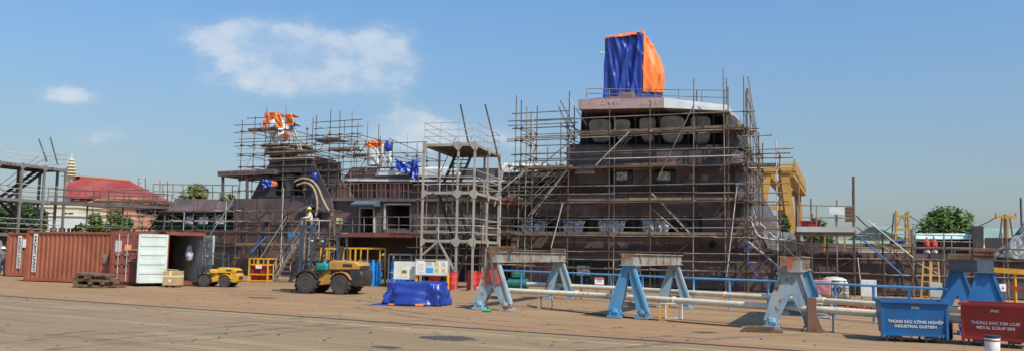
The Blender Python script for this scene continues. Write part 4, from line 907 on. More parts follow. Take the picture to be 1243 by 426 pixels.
# ------------------------------------------------------------------ containers
def corr(mb, a, b, z0, z1, nrm, pitch=.28, dep=.045):
    """corrugated wall between a and b"""
    a, b, nrm = V(a), V(b), V(nrm); L = (b - a).length; d = (b - a) / L; n = int(L / pitch); prof = []
    for i in range(n):
        for u, o in ((0, 0), (.3, 0), (.5, 1), (.8, 1)): prof.append(a + d * ((i + u) * L / n) - nrm * (o * dep))
    prof.append(b)
    vs = [V((p.x, p.y, z0)) for p in prof] + [V((p.x, p.y, z1)) for p in prof]; k = len(prof)
    mb.add(vs, [(i, i + 1, k + i + 1, k + i) for i in range(k - 1)])
def container(label, fr, L, W, H, m, openend=None, inner=None, group='shipping containers', strip_=None):
    """long axis along local x, origin at near-left bottom corner"""
    root = thing('shipping_container', label, 'container', fr.o, fr.a, group)
    mb = MB(); e = .06
    for x in (0, L):
        for y in (0, W): mb.box((x + (.06 if x == 0 else -.06), y + (.06 if y == 0 else -.06), H / 2 + .03), (.13, .13, H))
    for z in (.12, H - .03):
        for y in (.04, W - .04): mb.box((L / 2, y, z), (L - .2, .1, .14 if z < 1 else .1))
        for x in (.05, L - .05): mb.box((x, W / 2, z), (.1, W - .2, .14 if z < 1 else .1))
    mb.build('frame', m, root)
    mb = MB()
    for x in (.09, L - .09):
        for y in (.09, W - .09):
            for z in (.1, H + .0): mb.box((x, y, z), (.19, .19, .13))
    mb.build('corner_casting', m, root)
    mb = MB(); corr(mb, (.12, .03, 0), (L - .12, .03, 0), .18, H - .06, (0, -1, 0)); corr(mb, (L - .12, W - .03, 0), (.12, W - .03, 0), .18, H - .06, (0, 1, 0))
    corr(mb, (.03, W - .12, 0), (.03, .12, 0), .18, H - .06, (-1, 0, 0))
    if openend != 'x+': corr(mb, (L - .03, .12, 0), (L - .03, W - .12, 0), .18, H - .06, (1, 0, 0))
    mb.build('side_wall', inner or m, root)
    MB().bb(.05, L - .05, .05, W - .05, H - .04, H + .01).build('roof', m, root)
    MB().bb(.05, L - .05, .05, W - .05, .14, .2).build('floor', M['wood'], root)
    return root
TXT = 'CANY LAWAY'
def cont_strip(par, x, y, z0, z1, m=M['paper']):
    mb = MB(); mb.bb(x - .13, x + .13, y - .012, y, z0, z1); st = mb.build('name_strip', m, par)
    text('lettering', TXT, .235, M['ink'], st, (x, y - .016, z0 + (z1 - z0) * .4), (pi / 2, pi / 2, 0), sx=1.0, bold=.006)
    for j in range(2): MB().lathe([(.07, 0), (.07, -.006)], (x, y - .012, z1 - .16 - .17 * j), 12, 'Y').build('emblem', M['green'], st)
a = G(28.5, 341); b = G(133, 344.5); fr = Frame(a.x, a.y, math.degrees(atan2(b.y - a.y, b.x - a.x)))
c1 = container('orange red container, nearest and longest side turned to the yard, white name strip', fr, (b - a).length, 2.44, 2.6, M['cont'])
cont_strip(c1, .62, -.005, .5, 2.5)
MB().bb(5.0, 5.3, -.012, -.004, 1.05, 1.5).build('placard', M['fascia'], c1)
a = G(5.5, 335); fr2 = Frame(a.x, a.y, math.degrees(fr.a) + 2)
c2 = container('leftmost orange container partly hidden behind its neighbour, white notice on its end', fr2, 6.06, 2.44, 2.6, M['cont'])
cont_strip(c2, .95, -.005, .5, 2.45); MB().bb(1.15, 1.75, -.014, -.004, 1.75, 2.25).build('placard', M['paper'], c2)
# end-on containers: long axis runs away; local frame with doors at the local y=0 side
def endcont(label, x0, y0, x1, y1, m, inner, open_):
    a, b = G(x0, y0), G(x1, y1); fr = Frame(a.x, a.y, math.degrees(atan2(b.y - a.y, b.x - a.x))); W = (b - a).length; H = 2.62; L = 6.06
    root = thing('shipping_container', label, 'container', fr.o, fr.a, 'shipping containers')
    mb = MB()
    for x in (.07, W - .07):
        for y in (.07, L - .07): mb.box((x, y, H / 2 + .03), (.14, .14, H))
    for y in (.05, L - .05):
        mb.box((W / 2, y, H - .02), (W - .2, .1, .16)); mb.box((W / 2, y, .13), (W - .2, .1, .14))
    for x in (.05, W - .05):
        mb.box((x, L / 2, H), (.1, L - .25, .1)); mb.box((x, L / 2, .12), (.1, L - .25, .14))
    mb.build('frame', m, root)
    for nm, off, mm in (('side_wall', 0, m), ('lining', .055, inner)):
        mb = MB(); corr(mb, (.04 + off, L - .1, 0), (.04 + off, .15, 0), .18, H - .08, (-1, 0, 0)); corr(mb, (W - .04 - off, .15, 0), (W - .04 - off, L - .1, 0), .18, H - .08, (1, 0, 0))
        corr(mb, (W - .1, L - .04 - off, 0), (.1, L - .04 - off, 0), .18, H - .08, (0, 1, 0)); mb.build(nm, mm, root)
    MB().bb(.05, W - .05, .05, L - .05, H - .02, H + .03).build('roof', m, root)
    MB().bb(.06, W - .06, .06, L - .06, .14, .2).build('floor', M['wood'], root)
    return root, W, H, L
def door(par, hinge, sgn, w, H, ang, m, rods=True):
    """door leaf hinged at local x=hinge, opening towards the viewer by ang"""
    dr = bpy.data.objects.new('door', None); COL.objects.link(dr); dr.parent = par; dr.location = (hinge, -.02, 0); dr.rotation_euler.z = ang
    mb = MB(); mb.bb(0, sgn * w if sgn > 0 else 0, 0, 0, 0, 0) if 0 else None
    x0, x1 = (0, w) if sgn > 0 else (-w, 0)
    mb.bb(x0, x1, -.02, .02, .2, H - .1)
    for xx in (x0 + .03, x1 - .03): mb.bb(xx - .04, xx + .04, -.045, .045, .19, H - .09)
    n = 5
    for i in range(n + 1):
        z = .24 + (H - .39) * i / n; mb.bb(x0 + .08, x1 - .08, -.05, .05, z - .07, z + .07)
    o = mb.build('leaf', m, dr)
    if rods:
        for f in (.3, .72):
            xx = x0 + (x1 - x0) * f; rb = MB().tube((xx, -.09, .2), (xx, -.09, H - .1), .024).build('lock_rod', M['tubewhite'], dr)
            mb = MB()
            for z in (1.05, 1.5): mb.bb(xx - .1, xx + .1, -.13, -.06, z - .04, z + .04)
            mb.build('handle', M['galv'], dr)
    return dr
r3, W3, H3, L3 = endcont('rusty red container with closed lock rod doors beside the mint door', 132, 346, 187, 346.5, M['cont2'], M['contin'], False)
# flatten door roots: doors stay children with their own leaf/rods as sub-parts
door(r3, .09, 1, W3 / 2 - .1, H3, 0, M['cont2']); door(r3, W3 - .09, -1, W3 / 2 - .1, H3, 0, M['cont2'])
mb = MB(); mb.bb(.2, .5, -.085, -.075, 1.65, 2.2); mb.build('placard', M['contin'], r3); MB().bb(.64, .95, -.12, -.1, 1.7, 2.0).build('placard', mat('orange_sticker', (.75, .3, .12), None, 3, .6), r3)
for z in (1.2, 1.75): MB().bb(.72, 1.3, -.13, -.1, z - .03, z + .03).build('lock_bar', M['galv'], r3)
r4, W4, H4, L4 = endcont('open rust red container with a pale inside and mint door swung back', 199, 347, 247, 346.5, M['cont2'], M['contin'], True)
door(r4, .05, 1, 1.38, H4, R(180 + 4), M['mint'], False)
door(r4, W4 - .05, -1, .85, H4, R(100), M['contin'], False)
# goods inside the open container
hb = thing('hanging_sack', 'grey sack hanging on the right wall inside the open container', 'sack', r4.matrix_world.translation, 0)
hb.location = (Frame(r4.location.x, r4.location.y, math.degrees(r4.rotation_euler.z))).W((W4 - .5, .9, 0)); MB().lathe([(.03, 2.1), (.12, 1.95), (.22, 1.6), (.18, 1.3), (.05, 1.2)], n=12).build('bag', M['film'], hb, smooth='all')
# cardboard box
p = G(206, 348.5); cb_ = thing('cardboard_box', 'tan cardboard box on a pallet in front of the open container', 'box', (p.x, p.y, 0), R(-4))
MB().bb(-.38, .38, 0, .6, .1, .78).build('carton', M['card'], cb_, bevel=.01)
mb = MB(); mb.bb(-.385, .385, -.006, .606, .5, .56); mb.bb(-.04, .04, -.008, .6, .56, .79); mb.build('tape', M['papery'], cb_)
mb = MB(); [mb.bb(x - .06, x + .06, 0, .6, 0, .09) for x in (-.3, 0, .3)]; mb.bb(-.38, .38, -.02, .62, .085, .1); mb.build('pallet', M['wood'], cb_)
MB().lathe([(.07, 0), (.07, -.004)], (-.02, -.006, .32), 14, 'Y').build('sticker', M['paper'], cb_)
MB().box((-.15, .3, .84), (.7, .3, .03), .2, .05).build('flap', M['card'], cb_)
# timber stack
p = G(117, 348.5); ts = thing('timber_stack', 'stack of weathered brown dunnage timbers in front of the containers', 'timber', (p.x, p.y, 0), R(-8))
for j in range(5):
    for k in range((3 if j % 2 else 4) - (1 if j > 2 else 0)):
        mb = MB(); L = rnd(1.5, 2.1)
        if j % 2 == 0: mb.box((rnd(-.12, .12), -.4 + k * .32, .08 + j * .13), (L, .24, .11), rnd(-.14, .14), rnd(-.05, .05))
        else: mb.box((-.7 + k * .7 + rnd(-.1, .1), 0, .08 + j * .13), (.2, rnd(1.0, 1.4), .11), rnd(-.15, .15))
        mb.build('timber', M['wood'], ts, bevel=.01)

# ------------------------------------------------------------------ forklifts
def forklift(label, p, rz, sc, my, mm, tank, mast_h=3.0, tail=None):
    root = thing('forklift', label, 'forklift', (p.x, p.y, 0), rz, 'yard forklifts'); root.scale = (sc, sc, sc)
    # forks point to -x
    mb = MB(); mb.prism([V((-.95, -.48, .45)), V((-.95, -.48, .75)), V((-.55, -.48, .95)), V((.3, -.48, .95)), V((.35, -.48, .38)), V((-.4, -.48, .32))], (0, .96, 0)); mb.build('chassis', my, root, bevel=.02)
    mb = MB(); mb.prism([V((-.55, -.62, .82)), V((-.1, -.62, .82)), V((-.1, -.62, .87)), V((-.55, -.62, .87))], (0, 1.24, 0)); mb.bb(-.5, -.1, -.64, -.5, .45, .52); mb.build('step', M['black'], root)
    mb = MB(); mb.prism([V((.25, -.6, .95)), V((.25, -.6, 1.28)), V((.4, -.6, 1.34)), V((1.35, -.6, 1.3)), V((1.55, -.6, 1.18)), V((1.55, -.6, .98))], (0, 1.2, 0)); mb.build('hood', my, root, bevel=.04)
    mb = MB(); mb.prism([V((1.12, -.6, .36)), V((1.12, -.6, .96)), V((1.62, -.6, .96)), V((1.7, -.6, .8)), V((1.66, -.6, .4)), V((1.5, -.6, .3))], (0, 1.2, 0)); mb.build('counterweight', tail or M['black'], root, bevel=.05)
    mb = MB(); mb.bb(.35, 1.15, -.5, .5, .55, .95); mb.build('engine_bay', M['black'], root)
    mb = MB(); mb.bb(1.56, 1.572, -.45, .45, 1.02, 1.14); mb.bb(1.655, 1.70, -.3, .3, .55, .75); mb.bb(.85, 1.25, -.605, -.595, 1.08, 1.2); mb.build('grille', M['black'], root)
    for y in (-.52, .52): MB().lathe([(.06, 0), (.06, .03)], (1.56, y, 1.08), 10).build('tail_light', M['red'], root)
    mb = MB(); mb.path([(-.1, -.58, 1.02), (-.05, -.58, 1.02), (.3, -.58, 1.03)], .01)
    mb = MB(); mb.bb(-.32, .24, -.66, -.2, .88, 1.22); mb.build('tank' if tank else 'side_box', tank or my, root, bevel=.09)
    for x, r, wd in ((-.62, .42, .3), (.82, .40, .26)):
        for y in (-.62, .62):
            wh = MB().lathe([(r * .55, -wd / 2), (r * .92, -wd / 2), (r, -wd / 2 + .05), (r, wd / 2 - .05), (r * .92, wd / 2), (r * .55, wd / 2)], (x, y, r), 28, 'Y').build('wheel', M['rubber'], root, smooth=True)
            MB().lathe([(.04, -wd * .36), (r * .3, -wd * .4), (r * .5, -wd * .52), (r * .56, -wd * .5), (r * .56, wd * .5), (r * .5, wd * .52), (r * .2, wd * .38)], (x, y, r), 20, 'Y').build('rim', M['galv_old'], wh, smooth=True)
            mb = MB()
            for k in range(16):
                a = 2 * pi * k / 16; mb.box((x + r * cos(a), y, r + r * sin(a)), (.05, wd * .9, .045), 0, -a + pi / 2)
            mb.build('tread', M['rubber'], wh)
        for y in (-.63, .63):
            mb = MB(); n = 8; q = [V((x + (r + .07) * cos(pi * (k / n)), y - .15, r + (r + .07) * sin(pi * (k / n)))) for k in range(1, n)]
            for u, v in zip(q, q[1:]): mb.hexa([u, v, v + V((0, .3, 0)), u + V((0, .3, 0)), u + V((0, 0, .03)), v + V((0, 0, .03)), v + V((0, .3, .03)), u + V((0, .3, .03))])
            mb.build('mudguard', my if x > 0 else M['black'], root)
    # mast
    for y in (-.42, .42):
        mb = MB(); mb.bb(-1.12, -.97, y - .05, y + .05, .12, mast_h); mb.build('mast_channel', mm, root)
        mb = MB(); yy = y * .82; mb.bb(-1.1, -.99, yy - .04, yy + .04, .2, mast_h - .12); mb.build('mast_channel', mm, root)
        MB().tube((-1.02, y * .55, .4), (-1.02, y * .55, mast_h - .5), .04).build('lift_cylinder', M['galv'], root)
        MB().beam((-.98, y, 1.3), (-.3, y, .75), .08, .08).build('tilt_cylinder', M['black'], root)
    mb = MB(); [mb.bb(-1.1, -1.0, -.46, .46, z, z + .13) for z in (mast_h - .14, mast_h - .75, 1.15, .3)]; mb.build('mast_crossbar', mm, root)
    mb = MB(); [mb.bb(-1.18, -1.13, -.6, .6, z, z + .1) for z in (.25, .62)]; [mb.bb(-1.19, -1.14, y - .02, y + .02, .3, 1.3) for y in (-.5, -.25, 0, .25, .5)]; mb.bb(-1.19, -1.14, -.52, .52, 1.27, 1.32); mb.build('carriage', M['black'], root)
    for y in (-.35, .35): mb = MB(); mb.bb(-1.23, -1.18, y - .07, y + .07, .08, .75); mb.bb(-2.25, -1.18, y - .07, y + .07, .06, .11); mb.build('fork', M['galv_old'], root)
    # overhead guard
    mb = MB()
    for y in (-.48, .48):
        mb.beam((-.62, y, .9), (-.42, y, 2.28), .07, .07); mb.beam((.6, y, 1.3), (.5, y, 2.28), .07, .07); mb.beam((-.46, y, 2.3), (.55, y, 2.3), .07, .07)
    for k in range(8): x = -.44 + k * .14; mb.bb(x, x + .035, -.46, .46, 2.29, 2.33)
    mb.build('overhead_guard', M['mastblue'] if mm == M['mastblue'] else M['black'], root)
    mb = MB(); mb.bb(.0, .48, -.25, .25, 1.22, 1.36); mb.box((.46, 0, 1.6), (.12, .46, .6), 0, .15); mb.build('seat', M['black'], root, bevel=.03)
    mb = MB(); mb.tube((-.5, 0, .95), (-.3, 0, 1.45), .03); mb.lathe([(.14, -.01), (.17, -.01), (.17, .01), (.14, .01)], (-.29, 0, 1.47), 16); mb.build('steering_wheel', M['black'], root)
    for y in (-.45, .45): MB().lathe([(.07, -.03), (.08, 0), (.07, .03)], (-.55, y, 2.1), 12).build('headlight', M['white'], root)
    return root
p = G(398, 355.5); fk = forklift('large amber forklift with teal tank and slate blue mast parked in the yard', p, R(-12), 1.1, M['yellow2'], M['mastblue'], M['tealpaint'], 2.75)
p = G(263, 347.5); forklift('small bright yellow forklift with black guard beside the open container', p, R(-4), .72, M['yellow'], M['mastblue'], None, 3.1, M['yellow'])

# ------------------------------------------------------------------ yellow cage, stair, racks
p = G(313, 342); cg = thing('tool_cage', 'small yellow steel cage holding red boxes beside the wooden stair', 'cage', (p.x, p.y, 0), R(-10))
mb = MB(); w2, d2, h2_ = 1.15, 1.0, 1.35
w2 = .58
for x in (-w2, w2):
    for y in (0, 1): mb.box((x, y, h2_ / 2), (.08, .08, h2_))
for z in (.08, .45, h2_ - .35, h2_):
    for y in (0, 1): mb.box((0, y, z), (2 * w2, .07, .07))
    for x in (-w2, w2): mb.box((x, .5, z), (.07, 1, .07))
for x in (-.3, 0, .3): mb.box((x, 0, h2_ - .18), (.04, .04, .35))
mb.build('frame', M['safety'], cg)
mb = MB(); mb.bb(-.5, -.02, .1, .9, .12, .95); mb.bb(.03, .5, .1, .9, .12, .9); mb.build('box', M['binred'], cg, bevel=.02)
MB().bb(-.15, .22, -.06, -.04, .78, .98).build('notice', M['paper'], cg)
# site stair with worker
def person(label, p, rz, shirt, trous, hat, arms='down', lean=0, group='yard workers', sc=1.0):
    root = thing('person', label, 'person', p, rz, group); root.scale = (sc,) * 3
    def skin(name, verts, edges, radii, m, par, rootv=0):
        me = bpy.data.meshes.new(name); me.from_pydata(verts, edges, []); ob = bpy.data.objects.new(name, me); COL.objects.link(ob)
        md = ob.modifiers.new('s', 'SKIN'); 
        for i, r in enumerate(radii): me.skin_vertices[0].data[i].radius = (r, r) if not isinstance(r, tuple) else r; me.skin_vertices[0].data[i].use_root = (i == rootv)
        s2 = ob.modifiers.new('d', 'SUBSURF'); s2.levels = 2; s2.render_levels = 2
        bpy.context.view_layer.update(); m2 = bpy.data.meshes.new_from_object(ob.evaluated_get(bpy.context.evaluated_depsgraph_get()))
        bpy.data.objects.remove(ob); m2.materials.clear(); m2.materials.append(m)
        for q in m2.polygons: q.use_smooth = True
        o = bpy.data.objects.new(name, m2); COL.objects.link(o); o.parent = par; return o
    l = lean
    pel, ch, nk, hd, ht = (0, 0, .95), (0, -l * .6, 1.25), (0, -l, 1.47), (0, -l - .02, 1.58), (0, -l - .02, 1.7)
    if arms == 'down': el, ha = (.27, -l * .7, 1.13), (.3, -.1 - l, .87)
    elif arms == 'fwd': el, ha = (.24, -.12 - l, 1.16), (.18, -.38 - l, 1.12)
    sh = (.19, -l, 1.42); kn = (.11, -.03, .5); an = (.12, .02, .09); toe = (.13, -.14, .04); hp = (.1, 0, .88)
    vs = [pel, ch, nk, hd, ht]; ed = [(0, 1), (1, 2), (2, 3), (3, 4)]; ra = [(.13, .1), (.15, .11), .055, .09, .07]
    for sgn in (1, -1):
        mx = lambda q: (q[0] * sgn, q[1], q[2]); b = len(vs)
        vs += [mx(sh), mx(el), mx(ha), mx(hp), mx(kn), mx(an), mx(toe)]; ra += [.06, .045, .03, .085, .06, .045, .045]
        ed += [(1, b), (b, b + 1), (b + 1, b + 2), (0, b + 3), (b + 3, b + 4), (b + 4, b + 5), (b + 5, b + 6)]
        dv = (V(ha) - V(el)).normalized()
        for k in range(5):
            o = V((.0, 0, 0)); side = V((0, -1, 0)) if arms == 'down' else V((1, 0, 0)); off = side * (-.03 + .018 * k); L = (.05, .085, .095, .085, .065)[k]
            q1 = V(ha) + dv * .05 + off * (1.6 if k == 0 else 1); q2 = q1 + dv * L * .8 + V((-.01, -.01, 0)); c = len(vs)
            vs += [mx(q1), mx(q2)]; ra += [.011, .008]; ed += [(b + 2, c), (c, c + 1)]
    skin('body', vs, ed, ra, M['skin'], root)
    vs = [pel, ch, (0, -l, 1.43)]; ed = [(0, 1), (1, 2)]; ra = [(.16, .12), (.18, .135), .09]
    for sgn in (1, -1):
        b = len(vs); mx = lambda q: (q[0] * sgn, q[1], q[2]); fa = V(el).lerp(V(ha), .75); vs += [mx(sh), mx(el), mx(fa)]; ra += [.08, .062, .05]; ed += [(1, b), (b, b + 1), (b + 1, b + 2)]
    skin('shirt', vs, ed, ra, shirt, root)
    vs = [(0, 0, 1.0), (0, 0, .92)]; ed = [(0, 1)]; ra = [(.15, .115), (.155, .12)]
    for sgn in (1, -1):
        b = len(vs); mx = lambda q: (q[0] * sgn, q[1], q[2]); vs += [mx(hp), mx(kn), mx((.12, .02, .12))]; ra += [.1, .08, .065]; ed += [(1, b), (b, b + 1), (b + 1, b + 2)]
    skin('trousers', vs, ed, ra, trous, root)
    for sgn in (1, -1): MB().box((.13 * sgn, -.05, .045), (.1, .27, .09)).build('boot', M['black'], root, bevel=.02)
    c = V((0, -l - .02, 1.66)); MB().lathe([(.16, -.01), (.16, .005), (.125, .01), (.12, .06), (.09, .11), (.03, .135)], c, 18).build('helmet', hat, root, smooth='all')
    mb = MB()
    for s in (-.035, .035): mb.box((s, c.y - .092, 1.605), (.025, .012, .012))
    mb.box((0, c.y - .1, 1.575), (.02, .03, .04)); mb.build('face', M['black'], root)
    return root
st = thing('site_stair', 'weathered timber and tube stair climbing to the ship deck', 'stair', (0, 0, 0))
a0, a1 = G(331, 342), D(366, 288, 47.5); off = V((.9, .35, 0))
for o_ in (V((0, 0, 0)), off): MB().beam(a0 + o_, a1 + o_, .07, .26).build('stringer', M['steelgrey'], st)
for k in range(10):
    f = (k + .5) / 10; c = a0.lerp(a1, f); MB().beam(c, c + off, .26, .05).build('tread', M['wood'], st)
for o_ in (V((0, 0, 0)), off):
    mb = MB(); mb.tube(a0 + o_ + V((0, 0, 1)), a1 + o_ + V((0, 0, 1)), .028); mb.tube(a0 + o_ + V((0, 0, .5)), a1 + o_ + V((0, 0, .5)), .025)
    for f in (0, .33, .66, 1): c = a0.lerp(a1, f) + o_; mb.tube(c, c + V((0, 0, 1)), .028)
    mb.build('handrail', M['tubewhite'], st)
lp = a1 + off * .5; mb = MB(); mb.box(lp + V((.5, .3, -.05)), (1.7, 1.5, .07)); mb.build('landing', M['wood'], st)
for dx, dy in ((-.2, -.3), (1.2, -.3), (-.2, .95), (1.2, .95)): q = lp + V((dx, dy, 0)); MB().tube((q.x, q.y, 0), (q.x, q.y, q.z + 1.0), .035).build('post', M['galv'], st)
MB().tube(lp + V((-.2, -.3, 1)), lp + V((1.2, -.3, 1)), .028).build('handrail', M['tubewhite'], st)
person('worker in cream shirt and yellow helmet at the top of the stair', lp + V((0, .1, 0)), R(-60), M['shirt'], M['jeans'], M['hatyellow'], 'fwd', .12)
person('worker in grey blue overalls and white helmet left of the containers', G(2, 334), R(20), M['overall'], M['overall'], M['hatwhite'], 'down', .03)
person('worker in dark clothes standing between the gas cylinder racks', G(465, 345), R(10), M['slate'], M['jeans'], M['hatwhite'], 'down', .04)
bb_ = thing('blue_crate', 'small blue plastic crate on the stair landing beside the worker', 'crate', D(354, 288, 47.6), 0)
MB().bb(-.2, .2, -.15, .15, 0, .22).build('shell', M['blue'], bb_, bevel=.02)

def cylinder_rack(label, p, rz, n, rows, mfr, w, d=.8, h=1.5, gh=1.35):
    root = thing('cylinder_rack', label, 'gas rack', (p.x, p.y, 0), rz, 'gas cylinder racks')
    mb = MB()
    for x in (0, w):
        for y in (0, d): mb.box((x, y, h / 2), (.07, .07, h))
    for z in (.1, h * .45, h):
        for y in (0, d): mb.box((w / 2, y, z), (w, .05, .05 + (.04 if z == h else 0)))
        for x in (0, w): mb.box((x, d / 2, z), (.05, d, .05))
    mb.box((w / 2, d / 2, .06), (w, d, .05))
    mb.box((w / 2, 0, h * .75), (.05, .05, h * .5)); mb.build('frame', mfr, root)
    for j in range(rows):
        for i in range(n):
            x = .16 + i * (w - .3) / max(1, n - 1); y = .2 + j * .3
            cy = MB().lathe([(.105, .1), (.112, .14), (.112, gh - .2), (.09, gh - .1), (.04, gh - .05)], (x, y, 0), 12).build('cylinder', M['gasblue'], root, smooth=True)
            MB().lathe([(.035, gh - .06), (.035, gh), (.05, gh + .01), (.05, gh + .07)], (x, y, 0), 8).build('valve', M['galv'], cy)
    return root
cylinder_rack('yellow gas rack directly behind the mast of the amber forklift', G(388, 345), R(-12), 4, 2, M['safety'], 1.0, h=2.0)
cylinder_rack('yellow gas rack half hidden behind the forklift hood', G(430, 346), R(-12), 5, 2, M['safety'], 1.45, h=2.05)
cylinder_rack('yellow gas rack above the forklift driver seat', G(408, 344), R(-12), 3, 2, M['safety'], .8, h=2.05)
cylinder_rack('grey gas rack packed with bright blue cylinders behind the white cabinet', G(471, 348), R(-10), 6, 3, M['steelgrey'], 1.25, h=1.75, gh=1.45)
for x, c in ((452, 347), (458, 347)):
    o = thing('gas_cylinder', 'single blue gas cylinder %s standing free between the racks' % ('on the left' if x == 452 else 'on the right'), 'gas cylinder', G(x, c), 0, 'free gas cylinders'); MB().lathe([(.12, 0), (.12, 1.2), (.06, 1.35), (.04, 1.45)], n=12).build('body', M['gasblue'], o, smooth=True)

# ------------------------------------------------------------------ boards, tarp bundle, drums
p = G(477, 352); wb = thing('white_cabinet', 'white notice cabinet on legs with one yellow sheet, left of the map board', 'cabinet', (p.x, p.y, 0), R(-8))
MB().bb(0, 1.15, 0, .25, .55, 1.42).build('panel', M['white'], wb, bevel=.01)
mb = MB(); [mb.bb(x, x + .07, .05, .12, 0, .56) for x in (0, 1.08)]; mb.bb(0, 1.15, .05, .1, .25, .31); mb.build('leg', M['white'], wb)
nt_ = MB().bb(.38, .72, -.012, -.002, .68, 1.08).build('notice', M['papery'], wb); MB().bb(.43, .67, -.02, -.012, .85, 1.0).build('print', M['galv'], nt_)
p = G(504, 353); nb = thing('notice_board', 'white notice board with a blue map and yellow sheets on yellow posts', 'notice board', (p.x, p.y, 0), R(-6))
MB().bb(0, 1.62, 0, .06, .82, 1.52).build('panel', M['white'], nb)
mb = MB(); mb.bb(-.02, 1.64, -.02, .08, .76, .82); mb.bb(-.02, 1.64, -.02, .08, 1.52, 1.56); mb.bb(1.6, 1.66, -.02, .08, .8, 1.54); mb.bb(-.04, .0, -.02, .08, .8, 1.54); mb.build('frame', M['steelgrey'], nb)
for x in (.02, 1.58): MB().bb(x - .05, x + .06, .06, .16, 0, .82).build('post', M['safety'], nb)
MB().bb(.5, .86, -.012, -.002, .9, 1.15).build('map', M['blueink'], nb)
for x, z, mm, w1, h1 in ((.92, 1.2, 'papery', .28, .26), (.92, .9, 'papery', .28, .24), (1.26, 1.22, 'paper', .26, .24), (1.26, .9, 'papery', .26, .26), (.12, .92, 'paper', .3, .52), (.5, 1.22, 'paper', .36, .24)):
    s_ = MB().bb(x, x + w1, -.012, -.002, z, z + h1).build('sheet', M[mm], nb)
    mb = MB()
    for k in range(4): mb.bb(x + .03, x + w1 * rnd(.6, .9), -.016, -.012, z + h1 * (.2 + .18 * k), z + h1 * (.2 + .18 * k) + .018)
    mb.build('print', M['galv'], s_)
MB().bb(.45, 1.0, -.018, -.012, 1.44, 1.48).build('print', M['ink'], nb)
pb = G(543, 356); o = thing('bollard', 'safety yellow bollard at the right end of the notice board', 'bollard', pb, 0)
MB().lathe([(.16, 0), (.16, .03), (.06, .05), (.06, .85), (.03, .88)], n=14).build('post', M['safety'], o, smooth=True)
def drape(mb, w, d, h, seed, flare=.18, nseg=120, nv=22):
    per = []
    for i in range(nseg):
        a = 2 * pi * i / nseg; c, s = cos(a), sin(a); e = .28
        per.append(V((w / 2 * (abs(c) ** e) * (1 if c > 0 else -1), d / 2 * (abs(s) ** e) * (1 if s > 0 else -1), 0)))
    vs = []; rings = []
    for j in range(nv + 1):
        v = j / nv; ring = []
        for i, p in enumerate(per):
            if v < .35: k = v / .35; q = p * k; z = h + .1 * noise.noise(V((q.x * 2, q.y * 2, seed))) - .05 * abs(noise.noise(V((q.x * 5, q.y * 5, seed))))- .04 * k * k
            else:
                k = (v - .35) / .65; dn = p.normalized(); a = i * .32
                f = flare * k ** 1.4 * (.5 + .5 * sin(a * 1.6 + 2 * noise.noise(V((i * .07, seed, 0))))) + .07 * noise.noise(V((p.x * 2.4, p.y * 2.4, k * 2 + seed))) + .1 * (.5 - 2 * abs(noise.noise(V((p.x * 2.6 + k * 1.3, p.y * 2.6, k * 2.4 + seed))))) + .06 * (.5 - 2 * abs(noise.noise(V((p.x * 5 - k * 2, p.y * 5, k * 4 + seed)))))
                q = p + dn * f; z = h * (1 - k) + .015 + (.12 * max(0, noise.noise(V((i * .11, seed, 3)))) * k)
            ring.append(V((q.x, q.y, max(.012, z))))
        vs += ring
    fs = [(j * nseg + i, j * nseg + (i + 1) % nseg, (j + 1) * nseg + (i + 1) % nseg, (j + 1) * nseg + i) for j in range(nv) for i in range(nseg)]
    mb.add(vs, fs)
p = G(504, 371); tp = thing('covered_pallet', 'low bulky load under a shiny blue tarpaulin in the middle of the yard', 'covered load', (p.x, p.y + .7, 0), R(-9))
mb = MB(); drape(mb, 1.95, 1.4, .82, 4.2); o = mb.build('tarpaulin', M['bluetarp'], tp, smooth='all'); md = o.modifiers.new('t', 'SOLIDIFY'); md.thickness = .012
mb = MB(); vs, fs = lumpy([(-1.55, -.75, .02), (-.75, -.85, .02), (-.8, -.35, .12), (-1.3, -.4, .05)], 14, 10, .04, 3); mb.add(vs, fs); o = mb.build('tarpaulin_flap', M['bluetarp'], tp, smooth='all'); md = o.modifiers.new('t', 'SOLIDIFY'); md.thickness = .01
mb = MB(); mb.box((.3, -.86, .05), (.3, .1, .08), .2); mb.box((-.72, -.82, .04), (.22, .1, .06), -.1); mb.build('rope_end', M['orangetarp'], tp, bevel=.02)
for k, (px, py, h_) in enumerate(((527, 353, .8), (549, 352, .95), (573, 352.5, 1.0), (583, 352.5, .95))):
    o = thing('oil_drum', ('red drum directly behind the notice board', 'red drum left of the stair tower post', 'red drum inside the stair tower foot', 'rightmost red drum by the tower stair')[k], 'drum', G(px, py), 0, 'red drums near the stair tower')
    mb = MB(); r = .29; mb.lathe([(r, 0), (r, .03), (r - .01, .04), (r - .01, h_ * .33), (r, h_ * .34), (r - .01, h_ * .36), (r - .01, h_ * .66), (r, h_ * .67), (r - .01, h_ * .69), (r - .01, h_ - .04), (r, h_ - .03), (r, h_)], n=22); mb.build('barrel', M['red'], o, smooth=True)
    MB().lathe([(.04, h_), (.04, h_ + .02)], (.14, 0, 0), 8).build('bung', M['galv'], o)
p = G(629, 355); o = thing('green_machine', 'small green compressor on the ground behind the first trestle', 'compressor', p, R(-15))
MB().lathe([(.08, -.55), (.25, -.48), (.27, 0), (.25, .48), (.08, .55)], (0, 0, .45), 16, 'Y').build('air_tank', M['green'], o, smooth=True); o.children[0].rotation_euler.z = R(90)
MB().bb(-.3, .3, -.2, .2, .72, 1.0).build('motor', M['green'], o, bevel=.05)
mb = MB(); [mb.bb(x, x + .06, -.2, .2, 0, .3) for x in (-.4, .35)]; mb.build('foot', M['black'], o)

